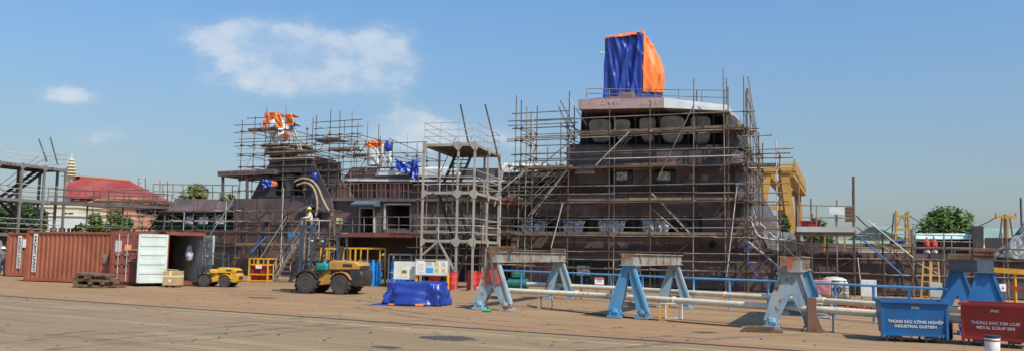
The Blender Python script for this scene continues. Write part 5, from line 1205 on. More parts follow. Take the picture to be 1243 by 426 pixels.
# ------------------------------------------------------------------ trestles
def trestle(label, near, far, m1, m2, mbeam, mtop=None, H=1.95, bw=1.45, tw_=.34, notch=1.3, beam_h=.36, foot=True, group='heavy steel support trestles', solid=False, bwid=.38, notch1=None):
    near, far = V(near), V(far); d = far - near; L = d.length; a = atan2(d.y, d.x) - pi / 2
    root = thing('trestle', label, 'trestle', near, a, group)          # local y runs along the beam
    zt = H - beam_h
    for (yy, mm) in ((0, m1), (L, m2)):
        # inverted V box: two splayed legs and a head plate
        zc = .22; th = .3
        half = lambda z: tw_ / 2 + (bw / 2 - tw_ / 2) * (1 - z / zt)
        legw = .34
        for sg in (-1, 1):
            mb = MB(); zs_ = [zc, zt * .45, zt]; front = []
            o0, o1 = half(zc) * sg, half(zt) * sg; i0 = (half(zc) - legw) * sg; zn = min(zt - .15, (notch1 or notch) if yy == 0 else notch)
            ilim = 0.0
            mb.prism([V((o0, yy - th / 2, zc)), V((i0, yy - th / 2, zc)), V((ilim, yy - th / 2, zn)), V((ilim, yy - th / 2, zt)), V((o1, yy - th / 2, zt))], (0, th, 0)); mb.build('leg', mm, root)
            mb = MB(); mb.bb(o0 - .02, o0 + .02, yy - th / 2 - .05, yy + th / 2 + .05, zc, zc + .02)
            # flange strips
            mb.beam((o0, yy - th / 2 - .03, zc), (o1, yy - th / 2 - .03, zt), .07, .03, V((0, 1, 0))); mb.build('flange', mm, root)
            if foot:
                mb = MB(); cx = (o0 + i0) / 2
                mb.lathe([(.02, .1), (.17, .12), (.2, .2), (.19, .3), (.1, .34)], (cx, yy, -.02), 14); mb.box((cx, yy, .05), (.42, .5, .07)); mb.box((cx - .12, yy, .12), (.03, .44, .12)); mb.box((cx + .12, yy, .12), (.03, .44, .12)); mb.build('foot', mm, root)
        mb = MB(); mb.box((0, yy, .42), (bw * .62, .12, .1)); mb.build('cross_tie', M['slate'], root)
        if mtop and yy == 0:
            mb = MB(); hh = lambda z: half(z) - .01
            mb.prism([V((-hh(.54 * zt), -th / 2 - .012, .54 * zt)), V((hh(.54 * zt), -th / 2 - .012, .54 * zt)), V((hh(zt - .02), -th / 2 - .012, zt - .02)), V((-hh(zt - .02), -th / 2 - .012, zt - .02))], (0, -.01, 0)); mb.build('head_plate', mtop, root)
    mb = MB(); mb.box((0, L / 2, zt + beam_h / 2), (bwid, L + .55, beam_h)); mb.build('beam', mbeam, root)
    mb = MB()
    for x in (-1, 1):
        for z in (zt + .015, H - .005): mb.box((x * (bwid / 2 + .03), L / 2, z), (.06, L + .57, .03))
        for k in range(6 if mbeam != M['slate'] else 0): mb.box((x * (bwid / 2 + .02), L * (k + .5) / 6, zt + beam_h / 2), (.035, .03, beam_h - .06))
    mb.build('beam_flange', mbeam, root)
    return root
n_ = F.n
def wblocks(label, p, rz, n=3, m=None, w=.6):
    o = thing('timber_block', label, 'timber', p, rz, 'packing timbers on the trestles')
    for k in range(n): MB().box((rnd(-.03, .03), rnd(-.03, .03), .055 + k * .1), (w + rnd(-.08, .05), .3, .095), rnd(-.06, .06)).build('block', m or M['wood'], o, bevel=.008)
A1, B1 = G(599, 376), G(679, 362.5); A2, B2 = G(764, 386), G(819, 373.5)
trestle('trestle with faded red upper plate and a long rust stained beam, leftmost', A1, B1, M['paleblue'], M['paleblue'], M['beamgrey'], M['redoxide'], notch1=.8)
trestle('sky blue trestle with streaked beam between the leftmost one and the rusty post', A2, B2, M['skyblue'], M['paleblue'], M['beamgrey'], None, notch=1.45, tw_=.28, bw=1.36)
A3 = G(961, 399); B3 = A3 + n_ * 5.8
trestle('bleached blue trestle seen end on behind the rusty upright post', A3, B3, M['paleblue'], M['skyblue'], M['beamgrey'], None, notch=.95, tw_=.5, bw=1.5, bwid=.52, beam_h=.42)
A4 = D(1197, 400, 21.6); A4.z = 0; B4 = D(1163, 400, 27); B4.z = 0
trestle('saturated blue trestle with a beam coloured dark for its shade behind the rubbish bins', A4, B4, M['blue'], M['blue'], M['slate'], None, notch=.85, tw_=.34, bw=1.34, beam_h=.34)  # slate tone of the beam paints in the shade it stands in
a = atan2((B1 - A1).y, (B1 - A1).x) - pi / 2
wblocks('timber packing on the near end of the red plated trestle', A1.lerp(B1, .1) + V((0, 0, 1.95)), a, 2, w=.9); wblocks('timber packing on the far end of the red plated trestle', A1.lerp(B1, .97) + V((0, 0, 1.95)), a, 2)
wblocks('reddish timber packing on the near end of the saturated blue trestle', A4 + V((0, 0, 1.95)), R(-20), 3, M['woodred'], .55); wblocks('brown timber packing on the far end of the saturated blue trestle', B4.lerp(A4, .1) + V((0, 0, 1.95)), R(-20), 2, w=.65)
o = thing('beam_end_box', 'small orange box set in the head of the end on trestle', 'box', A3 + V((-.16, -.34, 1.6)), F.a); MB().bb(-.06, .08, -.04, .04, 0, .26).build('box', M['redoxide'], o)
# leaning dark strut on first trestle
o = thing('leaning_pole', 'dark steel pole leaning on the head of the leftmost trestle', 'pole', (0, 0, 0)); MB().beam(A1 + V((.05, -.3, .75)), A1 + V((-.18, -.3, 2.15)), .07, .07).build('pole', M['steeldk'], o)
# rusty upright post in front of the pipes
p = G(985.5, 402.5); o = thing('rusty_post', 'short rusty brown upright post in front of the end on trestle', 'post', p, R(-15))
rp = mat('rusty_brown_steel', (.2, .105, .06), (.13, .07, .045), 1.5, .85, rust=.4)
mb = MB(); mb.box((0, 0, .45), (.24, .2, .9)); mb.build('column', rp, o, bevel=.01); mb = MB(); mb.box((0, 0, .01), (.5, .4, .03)); mb.prism([V((.12, 0, .02)), V((.3, 0, .02)), V((.12, 0, .4))], (0, .03, 0)); mb.build('base', rp, o)
p = G(908, 402); o = thing('ground_plate', 'weathered base plate lying beside the foot of the end on trestle', 'plate', p, R(-15)); mb = MB(); mb.box((.35, .1, .04), (1.0, .5, .07)); mb.box((.3, .1, .11), (.7, .34, .06)); mb.build('plate', M['wood'], o)

# ------------------------------------------------------------------ long pipes and their rests
def long_pipe(label, pts, r, z=.56):
    P = [G(x, y, z) for x, y in pts]; o = thing('long_pipe', label, 'pipe', (0, 0, 0), 0, 'cream pipes lying across the yard')
    for k, (a, b) in enumerate(zip(P, P[1:])):
        d = (b - a).normalized(); mb = MB(); mb.tube(a + d * .01, b - d * .01, r, 14); mb.build('pipe_length', M['cream'], o, smooth=True)
        mb = MB(); mb.tube(b - d * .04, b + d * .04, r + .025, 14); mb.build('joint_collar', M['cream'], o, smooth=True)
    return P
P1 = long_pipe('nearer cream pipe passing in front of the trestles', [(580, 350.3), (700, 356.5), (818, 364), (940, 372), (1068, 380.5), (1178, 388)], .095, .56)
P2 = long_pipe('farther cream pipe behind the trestles', [(640, 344.5), (760, 350), (880, 357.5), (1000, 364.5), (1090, 371), (1178, 377)], .095, .56)
for k, q in enumerate((P1[1].lerp(P1[0], .3), P1[2], P1[3].lerp(P1[4], .5), P2[1], P2[3])):
    nm = ('first rest under the nearer pipe beyond the leftmost trestle', 'white rest under the nearer pipe right of the sky blue trestle', 'rest under the nearer pipe right of the rusty post', 'rest under the farther pipe behind the sky blue trestle', 'rest under the farther pipe behind the end on trestle')[k]
    o = thing('pipe_rest', nm, 'pipe stand', (q.x, q.y, 0), R(-30), 'small frames carrying the pipes')
    mb = MB()
    for x in (-.22, .22):
        for y in (-.12, .12): mb.tube((x, y, 0), (x, y, .47), .02)
    for z in (.02, .46):
        for y in (-.12, .12): mb.tube((-.22, y, z), (.22, y, z), .02)
        for x in (-.22, .22): mb.tube((x, -.12, z), (x, .12, z), .02)
    mb.build('frame', M['white'] if k in (1, 4) else M['steelgrey'], o)
o = thing('wire_stand', 'little yellow wire stand on the ground under the nearer pipe', 'stand', G(806, 389), R(-20)); mb = MB()
for x in (-.12, .12):
    for y in (-.1, .1): mb.tube((x, y, 0), (x, y, .52), .012)
for z in (.01, .5):
    for y in (-.1, .1): mb.tube((-.12, y, z), (.12, y, z), .012)
    for x in (-.12, .12): mb.tube((x, -.1, z), (x, .1, z), .012)
mb.build('wire', M['safety'], o)
o = MB().path([G(x, y, .02) for x, y in ((640, 370), (660, 374), (690, 377), (735, 382), (790, 387), (850, 392), (900, 396))], .022, 6).build('ground_cable', M['cable']); tag(o, 'dark cable lying on the ground along the front of the trestles', 'cable')
o = thing('drinks_bottle', 'small green bottle lying by the foot of the leftmost trestle', 'bottle', G(586, 378), R(30)); MB().lathe([(.05, 0), (.05, .22), (.02, .3), (.02, .34)], (0, 0, 0), 12).build('bottle_body', M['green'], o, smooth=True); o.rotation_euler = (R(90), 0, R(70)); o.location.z = .05
o.children[0].data.materials[0] = mat('clear_green_plastic', (.05, .45, .25), None, 3, .2)

# ------------------------------------------------------------------ blue quay railing
RP = [G(600, 327.5, 1.1), G(706, 331.5, 1.1), G(780, 334.5, 1.1), G(842, 337.3, 1.1), G(932, 340.5, 1.1), G(1060, 346.5, 1.1), G(1150, 350.5, 1.1)]
for i, (a, b) in enumerate(zip(RP, RP[1:])):
    L = (b - a).length; n = max(2, round(L / 1.6))
    lab = ('blue handrail section behind the leftmost trestle', 'blue handrail section between the first two trestles', 'blue handrail section behind the sky blue trestle', 'blue handrail section right of the sky blue trestle', 'blue handrail section behind the bundled plastic tank', 'blue handrail section behind the blue rubbish bin')[i]
    o = thing('handrail', lab, 'railing', (a.x, a.y, 0), 0, 'blue handrails along the dock'); a0 = V((0, 0, 1.1)); b0 = b - a + V((0, 0, 1.1))
    mb = MB(); mb.tube(a0, b0, .04); mb.tube(a0 - V((0, 0, .5)), b0 - V((0, 0, .5)), .03); mb.build('rail', M['railblue'], o)
    for k in range(n): q = a0.lerp(b0, k / n); MB().tube((q.x, q.y, 0), q, .042).build('post', M['railblue'], o)

# ------------------------------------------------------------------ plastic tank, white boxes, hoses
p = G(1013, 371); ib = thing('plastic_tank', 'cream plastic tank in a wire cage marked 00 with a red print bundle', 'tank', (p.x, p.y, 0), R(-22))
mb = MB(); mb.bb(-.55, .55, 0, 1.0, .3, 1.0); mb.build('bottle', M['ibc'], ib, bevel=.08)
mb = MB()
for z in (.28, .5, .74, 1.02):
    for y in (-.03, 1.03): mb.tube((-.6, y, z), (.6, y, z), .014)
    for x in (-.6, .6): mb.tube((x, -.03, z), (x, 1.03, z), .014)
for x in (-.6, -.35, -.1, .15, .4, .6):
    for y in (-.03, 1.03): mb.tube((x, y, .2), (x, y, 1.02), .014)
mb.build('wire_cage', M['steeldk'], ib); mb = MB(); mb.bb(-.62, .62, -.05, 1.05, .1, .2); [mb.bb(x, x + .12, -.05, 1.05, 0, .1) for x in (-.6, -.06, .48)]; mb.build('pallet', M['wood'], ib)
text('marking', '00', .34, M['ink'], ib, (.12, -.012, .66), (pi / 2, 0, 0), bold=.01)
sheet('bundle_sheet', [(-.95, -.12, .45), (-.15, -.12, .4), (-.1, -.1, 1.05), (-.9, -.1, 1.05)], M['pinkprint'], ib, .08, 5, 16, 14, edge=False)
sheet('bundle_sheet', [(-1.1, -.09, .3), (-.5, -.09, .3), (-.5, -.02, 1.0), (-1.05, -.02, .95)], M['ibc'], ib, .1, 9, 14, 12, edge=False)
MB().lathe([(.5, 0), (.48, .06), (.3, .14), (.05, .17)], (0, .5, 1.02), 16).build('top_cover', M['ibc'], ib, smooth='all')
p = G(1055, 371.5); o = thing('white_box', 'plain white switch box left of the blue rubbish bin', 'box', (p.x, p.y, 0), R(-20)); MB().bb(-.3, .3, 0, .4, .4, 1.08).build('case', M['white'], o, bevel=.01); mb = MB(); [mb.bb(x, x + .05, .1, .15, 0, .4) for x in (-.28, .23)]; mb.build('leg', M['steelgrey'], o)
p = G(1137, 376); o = thing('white_box', 'small white cabinet behind the bin and left of the saturated blue trestle', 'box', (p.x, p.y, 0), R(-20)); MB().bb(-.22, .22, 0, .4, .5, 1.05).build('case', M['lightgrey'], o, bevel=.01); mb = MB(); [mb.bb(x, x + .05, .1, .15, 0, .5) for x in (-.2, .15)]; mb.build('leg', M['steelgrey'], o)
p = G(1048, 377); o = thing('hose_pile', 'tangled heap of red and dark hoses behind the pipes', 'hose', p, R(-20))
for k, mm in enumerate((M['red'], M['red'], M['bluetarp'], M['cable'])):
    pts = [(.75 * cos(t * .7 + k) * (1 - .05 * t), .3 * sin(t * .9 + k * 2), .06 + .09 * k + .05 * sin(t * 1.7)) for t in range(16)]
    Q = []
    for i in range(len(pts) - 1):
        for s in range(4): Q.append(V(pts[i]).lerp(V(pts[i + 1]), s / 4))
    MB().path(Q, .045, 7).build('hose', mm, o, smooth='all')
# notice near hull
a = G(728, 345, 1.0); p = D(722.5, 345, 37); o = thing('warning_sign', 'small white warning sheet fixed to the rail between two trestles', 'sign', (0, 0, 0)); q = [D(722, 344.5, 38), D(733, 345, 38), D(733, 337, 38), D(722, 336.5, 38)]
MB().prism(q, (0, .02, 0)).build('sheet', M['paper'], o); mb = MB(); mb.prism([v + V((0, -.004, 0)) for v in (q[3].lerp(q[0], .22), q[2].lerp(q[1], .22), q[2].lerp(q[1], .04), q[3].lerp(q[0], .04))], (0, -.004, 0)); mb.build('red_band', M['red'], o)
for k in (.4, .55, .7): MB().prism([v + V((0, -.004, 0)) for v in (q[0].lerp(q[3], k).lerp(q[1].lerp(q[2], k), .2), q[0].lerp(q[3], k).lerp(q[1].lerp(q[2], k), .8), q[0].lerp(q[3], k + .06).lerp(q[1].lerp(q[2], k + .06), .8), q[0].lerp(q[3], k + .06).lerp(q[1].lerp(q[2], k + .06), .2))], (0, -.003, 0)).build('print', M['galv'], o)
MB().tube((q[0].x + .1, 38.03, 0), (q[0].x + .1, 38.03, q[3].z), .02).build('post', M['galv'], o)
# orange step ladders near the bow
for k, (x0, x1, y0, y1) in enumerate(((1117, 1121, 366, 317), (1129, 1142, 364, 318))):
    o = thing('step_ladder', ('amber ladder standing against the bow plating on the left', 'amber ladder splayed against the bow plating on the right')[k], 'ladder', (0, 0, 0), 0, 'amber ladders at the bow')
    for dx in (0, .0): pass
    a = D(x0, y0, 33); a.z = 0; b = D(x1 if k == 0 else x0 + 2, y1, 34.5); a2 = a + V((.38, 0, 0)) if k == 0 else D(x1, y0, 33) * 1; a2.z = 0; b2 = b + V((.28, 0, 0))
    MB().beam(a, b, .05, .08).build('rail', M['crane'], o); MB().beam(a2, b2, .05, .08).build('rail', M['crane'], o)
    for s in range(6): f = (s + .7) / 6.5; MB().beam(a.lerp(b, f), a2.lerp(b2, f), .04, .04).build('rung', M['crane'], o)
# yellow barrier at the right edge
o = thing('barrier', 'yellow painted crash barrier at the right edge behind the red bin', 'barrier', (0, 0, 0)); a, b = D(1204, 327, 26), D(1262, 331, 25.5)
MB().beam(a, b, .08, .16).build('rail', M['safety'], o); MB().beam(a - V((0, 0, .5)), b - V((0, 0, .5)), .06, .06).build('rail', M['red'], o)
for f in (.0, .5, 1): q = a.lerp(b, f); MB().tube((q.x, q.y + .05, 0), (q.x, q.y + .05, q.z), .05).build('post', M['safety'] if f else M['steelgrey'], o)
q = D(1217, 349, 25); o = thing('flame_sign', 'small white square sign with a red mark behind the red bin', 'sign', (q.x, q.y, 0), 0); MB().bb(-.1, .1, -.01, .01, q.z - .1, q.z + .12).build('panel', M['paper'], o); MB().prism([V((-.04, -.014, q.z - .03)), V((.04, -.014, q.z - .03)), V((0, -.014, q.z + .06))], (0, -.004, 0)).build('red_mark', M['red'], o); MB().tube((0, .02, 0), (0, .02, q.z), .02).build('post', M['galv'], o)

# ------------------------------------------------------------------ rubbish bins
def bin_(label, pl, ang, w, m, lines, xshift, sc=1.0):
    o = thing('rubbish_skip', label, 'skip', (pl.x, pl.y, 0), ang, 'rubbish skips'); d = 1.05; z0, z1 = .17, .93
    mb = MB(); i = .06
    P = [V((i, i, z0)), V((w - i, i, z0)), V((w - i, d - i, z0)), V((i, d - i, z0)), V((0, 0, z1)), V((w, 0, z1)), V((w, d, z1)), V((0, d, z1))]
    q = [V((.08, .08, z0 + .04)), V((w - .08, .08, z0 + .04)), V((w - .08, d - .08, z0 + .04)), V((.08, d - .08, z0 + .04)), V((.05, .05, z1)), V((w - .05, .05, z1)), V((w - .05, d - .05, z1)), V((.05, d - .05, z1))]
    mb.add(P + q, [(0, 1, 5, 4), (1, 2, 6, 5), (2, 3, 7, 6), (3, 0, 4, 7), (0, 1, 2, 3), (4, 5, 13, 12), (5, 6, 14, 13), (6, 7, 15, 14), (7, 4, 12, 15), (8, 9, 13, 12), (9, 10, 14, 13), (10, 11, 15, 14), (11, 8, 12, 15), (8, 9, 10, 11)]); mb.build('body', m, o)
    mb = MB()
    for a, b in (((-.03, -.02), (w + .03, -.02)), ((w + .02, 0), (w + .02, d)), ((-.02, 0), (-.02, d)), ((-.03, d + .02), (w + .03, d + .02))): mb.beam((*a, z1 + .01), (*b, z1 + .01), .07, .06)
    mb.build('rim', m, o)
    mb = MB(); [mb.bb(x - .03, x + .03, .0, .05, .1, z1 - .03) for x in (.02, w - .02)]; mb.bb(.02, w - .02, .02, .06, z0 - .02, z0 + .05); mb.build('rib', m, o)
    for x in (.12, w * .3, w * .68, w - .12):
        for y in ((.12, d - .12)): MB().bb(x - .02, x + .02, y - .03, y + .03, 0, z0 - .01).build('leg', M['steeldk'], o)
    mb = MB(); [mb.bb(x - .1, x + .1, .06, d - .06, z0 - .07, z0 - .005) for x in (.3, w - .3)]; mb.build('fork_pocket', M['steeldk'], o)
    rx = math.atan2(z1 - z0, -i) ; tilt = math.atan2(i, z1 - z0)
    for s, z, sz, nm in lines:
        yy = i * (1 - (z - z0) / (z1 - z0)) - .008
        text('lettering', s, sz, M['paper'], o, (w / 2 + xshift, yy, z), (pi / 2 + tilt, 0, 0), sx=1.0, bold=.0015)
    return o
pl = G(1071, 414); pr = G(1152, 417.5); w_b = 1.68
bin_('blue industrial rubbish skip with white two line lettering', pl, atan2(pr.y - pl.y, pr.x - pl.x), (pr - pl).length, M['binblue'], [('PVN', .8, .085, 0), ('THÙNG RÁC CÔNG NGHIỆP', .475, .09, 0), ('INDUSTRIAL DUSTBIN', .37, .09, 0)], .02)
pl = G(1168, 418.5); pr = G(1252, 424.5)
bin_('red metal scrap skip with white two line lettering at the right edge', pl, atan2(pr.y - pl.y, pr.x - pl.x), (pr - pl).length, M['binred'], [('PVN', .8, .085, 0), ('THÙNG RÁC KIM LOẠI', .53, .092, 0), ('METAL SCRAP BIN', .425, .092, 0)], .0)
p = G(1205, 429.5); o = thing('paint_pail', 'white paint pail with dark rim and red band in front of the red skip', 'pail', p, 0)
MB().lathe([(.13, 0), (.15, .36), (.145, .37)], n=24).build('pail_body', M['white'], o, smooth=True); MB().lathe([(.156, .34), (.16, .35), (.16, .385), (.14, .39)], n=24).build('rim', M['ink'], o, smooth=True); MB().lathe([(.1485, .27), (.1515, .3)], n=24).build('band', M['red'], o, smooth=True)
mb = MB(); mb.lathe([(.142, .1), (.146, .2)], n=24)
p = G(1158, 413); o = thing('tyre', 'dark tyre standing between the two skips', 'tyre', (p.x, p.y + .25, 0), R(60)); MB().lathe([(.16, -.09), (.28, -.1), (.31, -.05), (.31, .05), (.28, .1), (.16, .09)], (0, 0, .31), 24, 'Y').build('casing', M['rubber'], o, smooth=True)

# ------------------------------------------------------------------ gantry crane behind the bow
gc = thing('gantry_crane', 'yellow gantry crane with two long girders behind the bow', 'gantry crane', (0, 0, 0))
def gb(x0, y0, Y0, x1, y1, Y1, w, h, nm): MB().beam(D(x0, y0, Y0), D(x1, y1, Y1), w, h).build(nm, M['crane'], gc)
N, Fa = 80, 108
def leg(px0, py0, px1, Y, w=.85):
    a = D(px0, py0, Y); b = D(px1, 300, Y); b.z = 0; d = (a - b); MB().beam(b, a, w, w * .8, V((0, 1, 0))).build('leg', M['crane'], gc)
leg(930, 208, 912, N); leg(951, 209, 967, N); leg(950, 236, 940, Fa, .7); leg(968, 236, 975, Fa, .7)
gb(921, 205, N, 959, 205, N, 1.1, .9, 'end_beam'); gb(945, 234, Fa, 977, 234, Fa, 1.0, .8, 'end_beam')
gb(957, 207, N, 973, 231, Fa, 1.0, 1.3, 'girder'); gb(929, 207, N, 949, 231, Fa, .8, 1.0, 'girder')
a, b = D(964, 201, N), D(978, 226, Fa); MB().beam(a, b, .12, 1.2).build('girder_web', M['crane'], gc)
a = D(946, 213, 90); MB().box(a, (2.2, 2.5, 1.3)).build('trolley', M['lightgrey'], gc)
gb(921, 252, N, 962, 252, N, .4, .4, 'tie_beam')
# ------------------------------------------------------------------ background buildings, far structures
o = thing('temple_hall', 'long hall with a faded red tiled roof behind the containers', 'building', (0, 0, 0)); Y = 112
rl, rr_ = D(76, 240, Y), D(169, 243, Y); tl0, tr0 = D(85, 214, Y + 7), D(158, 220, Y + 7); dpt = V((0, 14, 0))
mb = MB(); mb.add([rl, rr_, tr0, tl0, rl + dpt, rr_ + dpt], [(0, 1, 2, 3), (4, 5, 2, 3), (1, 5, 2), (0, 4, 3)]); mb.build('roof', M['redroof'], o)
g0 = rl.lerp(rr_, .02); mb = MB(); mb.bb(rl.x + .8, rr_.x - .8, Y + 1, Y + 13, 0, rl.z - .2); mb.build('wall', M['plaster3'], o)
mb = MB(); [mb.tube(tl0.lerp(tr0, k / 12) , tl0.lerp(tr0, (k + 1) / 12), .22) for k in range(12)]; mb.build('ridge', M['orangeroof'], o)
for k in range(6): x = rl.x + 1.5 + k * 1.6; MB().bb(x, x + .8, Y + .9, Y + .99, rl.z - 2, rl.z - .8).build('window', M['glass'], o)
o = thing('pagoda', 'tiny white pagoda spire poking up left of the red roof', 'pagoda', D(83, 250, 118), 0); o.location.z = 0
zt = D(83, 193, 118).z; zb = D(83, 216, 118).z; n = 6; mb = MB(); prof = []
mb.box((0, 0, zb / 2), (1.2, 1.2, zb)); mb.build('shaft', M['plaster2'], o)
for k in range(n):
    f = k / n; r = 1.25 * (1 - f * .75); z = zb + (zt - zb) * f; h = (zt - zb) / n
    MB().lathe([(r * .62, z), (r * .62, z + h * .55), (r * 1.1, z + h * .6), (r * .95, z + h * .75), (r * .5, z + h)], n=8).build('tier', M['concrete'], o)
MB().lathe([(.1, zt), (.03, zt + .9)], n=6).build('finial', M['concrete'], o)
def house(label, x0, x1, yt, Y, dep, m, roofm=None, wins=(), rh=2, group=None):
    a, b = D(x0, yt, Y), D(x1, yt, Y); o = thing('house', label, 'house', (a.x, Y, 0), 0, group); L = b.x - a.x; H = (a.z + b.z) / 2
    MB().bb(0, L, 0, dep, 0, H).build('wall', m, o)
    if roofm: mb = MB(); mb.prism([V((-.4, -.6, H)), V((-.4, dep / 2, H + rh)), V((-.4, dep + .6, H)), ], (L + .8, 0, 0)); mb.build('roof', roofm, o)
    else: MB().bb(-.15, L + .15, -.15, dep + .15, H, H + .2).build('parapet', m, o)
    for fx, z, w1, h1 in wins:
        wo = MB().bb(L * fx, L * fx + w1, -.06, -.01, z, z + h1).build('window', M['glass'], o); mb = MB(); mb.bb(L * fx - .08, L * fx + w1 + .08, -.09, -.06, z - .1, z); mb.bb(L * fx + w1 / 2 - .03, L * fx + w1 / 2 + .03, -.09, -.06, z, z + h1); mb.build('frame', M['white'], wo)
    return o
house('cream house with dark windows seen between tower and trees', 32, 96, 251, 95, 9, M['concrete'], None, [(.1, 4.4, 1.0, 1.3), (.4, 4.4, 1.0, 1.3), (.7, 4.4, 1.2, 1.3)])
house('low white annex with arched openings in front of the cream house', 58, 100, 262, 88, 6, M['plaster2'], None, [(.1, 2.8, .7, 1), (.35, 2.8, .7, 1), (.6, 2.8, .7, 1)])
house('salmon house with orange tiled roof below the red hall', 108, 150, 248, 102, 8, M['plaster3'], M['orangeroof'], [(.2, 4.2, 1, 1.2), (.6, 4.2, 1, 1.2)], 1.2)
house('pale house with white walls half hidden by the tree right of the spire', 92, 132, 262, 90, 6, M['concrete'], None, [(.3, 3, 1, 1.2)])
house('long pale green roofed hall at the right behind the bow', 1096, 1290, 290, 130, 20, M['plaster2'], M['roofgreen'], [(.2, 2, 2, 1.5), (.5, 2, 2, 1.5)], 2.2)
house('low brownish shed behind the gantry crane', 905, 975, 296, 100, 8, M['plate_dark'], None)
house('low grey shed behind the raised bow platform', 975, 1110, 297, 120, 10, M['plaster2'], M['roofgreen'], rh=.8)
o = thing('moored_ship', 'small far white ship superstructure right of the bow platform', 'ship', D(1062, 290, 150), 0); o.location.z = 0
for x, y0, y1, w1 in ((0, 300, 284, 5), (.4, 284, 279, 3), (-.6, 280, 275, 1.2), (1.2, 281, 276, .8)):
    z0, z1 = D(1062, y0, 150).z, D(1062, y1, 150).z; MB().bb(x - w1 / 2, x + w1 / 2, -1.5, 1.5, max(0, z0), z1).build('deckhouse', M['white'], o, bevel=.1)
MB().tube((0, 0, 5), (0, 0, D(1062, 270, 150).z), .08).build('mast', M['white'], o)
MB().bb(-9, 9, -3, 3, 0, D(1062, 298, 150).z).build('hull', M['slate'], o)
def pylon(label, x0, x1, yt, Y, kind=0, pm=None):
    pm = pm or M['crane']
    o = thing('cable_pylon', label, 'pylon', D((x0 + x1) / 2, 300, Y), 0, 'cable pylons'); o.location.z = 0; c = o.location
    def q(px, py): r = D(px, py, Y); return V((r.x - c.x, 0, r.z))
    cm_ = (x0 + x1) / 2; w1 = x1 - x0
    if kind == 0:
        for sx_ in (-1, 1):
            a = q(cm_ + sx_ * w1 / 2, 300); a.z = 0; MB().beam(a, q(cm_ + sx_ * w1 * .36, yt), .2, .2).build('leg', pm, o); MB().beam(a + V((0, 1.5, 0)), q(cm_ + sx_ * w1 * .36, yt + 2) + V((0, .6, 0)), .12, .12).build('leg', M['steeldk'], o)
        for y in (yt + 6, yt + 22): MB().beam(q(cm_ - w1 * .42, y), q(cm_ + w1 * .42, y), .22, .25).build('cross_beam', pm, o)
        MB().beam(q(cm_ - w1 * .4, yt + 22), q(cm_, yt + 6), .1, .1).build('brace', pm, o); MB().beam(q(cm_ + w1 * .4, yt + 22), q(cm_, yt + 6), .1, .1).build('brace', pm, o)
    else:
        a = q(cm_, 300); a.z = 0; MB().beam(a, q(cm_, yt + 2), .35, .35).build('leg', pm, o)
        MB().beam(q(cm_ - w1 * .42, yt + 5), q(cm_ + w1 * .42, yt + 5), .25, .3).build('cross_beam', pm, o)
        for sx_ in (-1, 1):
            a = q(cm_ + sx_ * w1 / 2, 300); a.z = 0; MB().beam(a, q(cm_ + sx_ * w1 * .15, yt + 5), .12, .12).build('brace', M['steeldk'], o); MB().beam(q(cm_ + sx_ * w1 * .4, yt + 5), q(cm_ + sx_ * w1 * .4, yt), .15, .15).build('horn', pm, o)
pylon('ochre four legged cable pylon left of the round tree', 1085, 1105, 256, 95); pylon('ochre single mast pylon with a crossarm near the right edge', 1206, 1236, 258, 90, 1)
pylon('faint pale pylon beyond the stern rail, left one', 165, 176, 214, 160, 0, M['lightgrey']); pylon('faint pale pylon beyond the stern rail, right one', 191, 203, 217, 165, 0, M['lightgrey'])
for k, (x0, y0, Y0, x1, y1, Y1, sg) in enumerate(((1040, 262, 60, 1087, 267, 95, 1.2), (1103, 261, 95, 1208, 264, 90, 1.6))):
    a, b = D(x0, y0, Y0), D(x1, y1, Y1); pts = [a.lerp(b, i / 16) - V((0, 0, sg * 4 * (i / 16) * (1 - i / 16))) for i in range(17)]
    tag(MB().path(pts, .05, 5).build('overhead_cable', M['cable']), ('sagging cable from the bow platform to the left pylon', 'sagging cable passing behind the round tree between two pylons')[k], 'cable', 'overhead cables')
tag(MB().tube(D(1241, 300, 50), D(1239, 240, 50), .06).build('flag_pole', M['steeldk']), 'thin dark pole rising at the extreme right edge', 'pole')

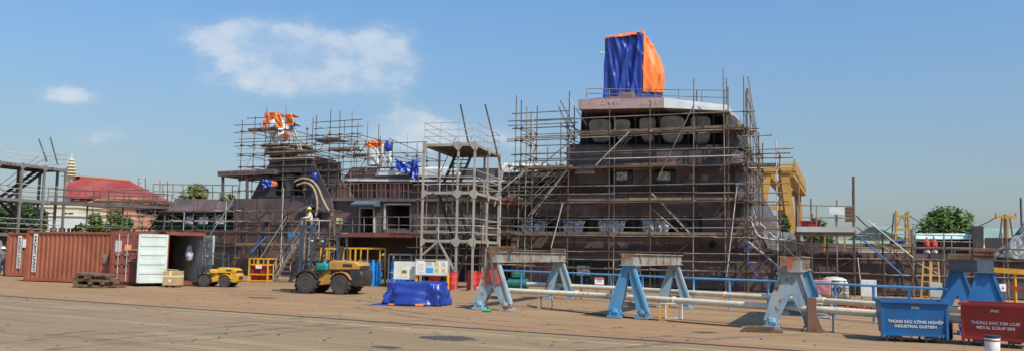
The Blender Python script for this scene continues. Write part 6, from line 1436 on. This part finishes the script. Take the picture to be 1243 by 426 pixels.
# ------------------------------------------------------------------ trees
def tree(label, px, yb, yt, Y, w, m, seed, n=2600, leaf=.34, base_px=None, crown_lo=.25, group='trees beyond the yard', nl=9):
    rs = random.Random(seed); c = D(px, yb, Y); zt = D(px, yt, Y).z; o = thing('tree', label, 'tree', (c.x, Y, 0), 0, group)
    H = zt; R_ = w / 2; zc0 = H * crown_lo
    trunk = MB(); trunk.path([(0, 0, 0), (.1, .05, H * .25), (-.05, .1, H * .5), (.05, 0, H * .8)], [H * .035, H * .028, H * .02, H * .008], 8)
    lobes = []
    for i in range(nl):
        a = rs.uniform(0, 2 * pi); rr = R_ * rs.uniform(.25, .72); z = rs.uniform(zc0 + H * .15, H * .84); k = 1 - .55 * max(0, (z / H - .45)) / .55
        p = V((cos(a) * rr * k, sin(a) * rr * k, z)); lobes.append((p, R_ * rs.uniform(.3, .48)))
        trunk.path([(0, 0, H * .3), (p.x * .4, p.y * .4, H * .3 + (z - H * .3) * .6), p], [H * .016, H * .01, H * .004], 6)
    lobes.append((V((rs.uniform(-.2, .2) * R_, 0, H * .86)), R_ * .36))
    trunk.build('trunk', M['bark'], o, smooth='all')
    mb = MB()
    per = n // len(lobes)
    for p, r in lobes:
        for i in range(per):
            d = V((rs.gauss(0, 1), rs.gauss(0, 1), rs.gauss(0, 1))).normalized(); q = p + d * (r * (rs.uniform(.35, 1.08) ** .6)) ; q.z = min(q.z, H)
            if noise.noise(q * (1.6 / max(r, .5))) < -.22: continue
            s = leaf * rs.uniform(.6, 1.3); u = V((rs.gauss(0, 1), rs.gauss(0, 1), rs.gauss(0, .5))).normalized(); v = u.cross(d + V((0, 0, .4))).normalized()
            mb.add([q - u * s, q + v * s * .45, q + u * s, q - v * s * .45], [(0, 1, 2, 3)])
    mb.build('crown', m, o); return o
tree('large round green tree behind the bow bulwark at the right', 1147, 290, 250, 105, 8.2, M['leaf'], 3, 7000, .26, nl=15)
tree('smaller shrubby green tree at the left foot of the round one', 1124, 292, 271, 103, 3.6, M['leaf'], 4, 1800, .22)
tree('pale yellow green tree showing above the stern rail', 237, 255, 217, 110, 5.5, M['leafpale'], 5, 2200, .3)
tree('dark leafy tree under the left stair tower', 32, 280, 242, 78, 4.2, M['leafdark'], 6, 3000, .24)
tree('dark tree at the extreme left edge behind the tower', 6, 280, 246, 80, 4.5, M['leafdark'], 16, 2600, .24)
tree('green shrubby tree in front of the pale house', 112, 285, 256, 82, 3.6, M['leaf'], 7, 2600, .22)
tree('bright green bush tree left of the low scaffold', 134, 285, 252, 84, 4.2, M['leaf'], 8, 2800, .22)
tree('dark green tree seen through the legs of the gantry crane', 944, 295, 256, 75, 3.6, M['leafdark'], 9, 2400, .22)
tree('dark conical tree behind the wheelhouse front', 920, 295, 252, 90, 4, M['leafdark'], 10, 2000, .24)
tree('dark low tree behind the raised bow platform', 990, 295, 265, 100, 6, M['leafdark'], 12, 2400, .26)
tree('dark treetop peeping above the container end, right of the low scaffold', 150, 290, 262, 86, 3.5, M['leafdark'], 13, 1800, .22)
tree('thin pale tree behind the stern canopy', 272, 255, 228, 120, 5.5, M['leafpale'], 14, 1400, .3)
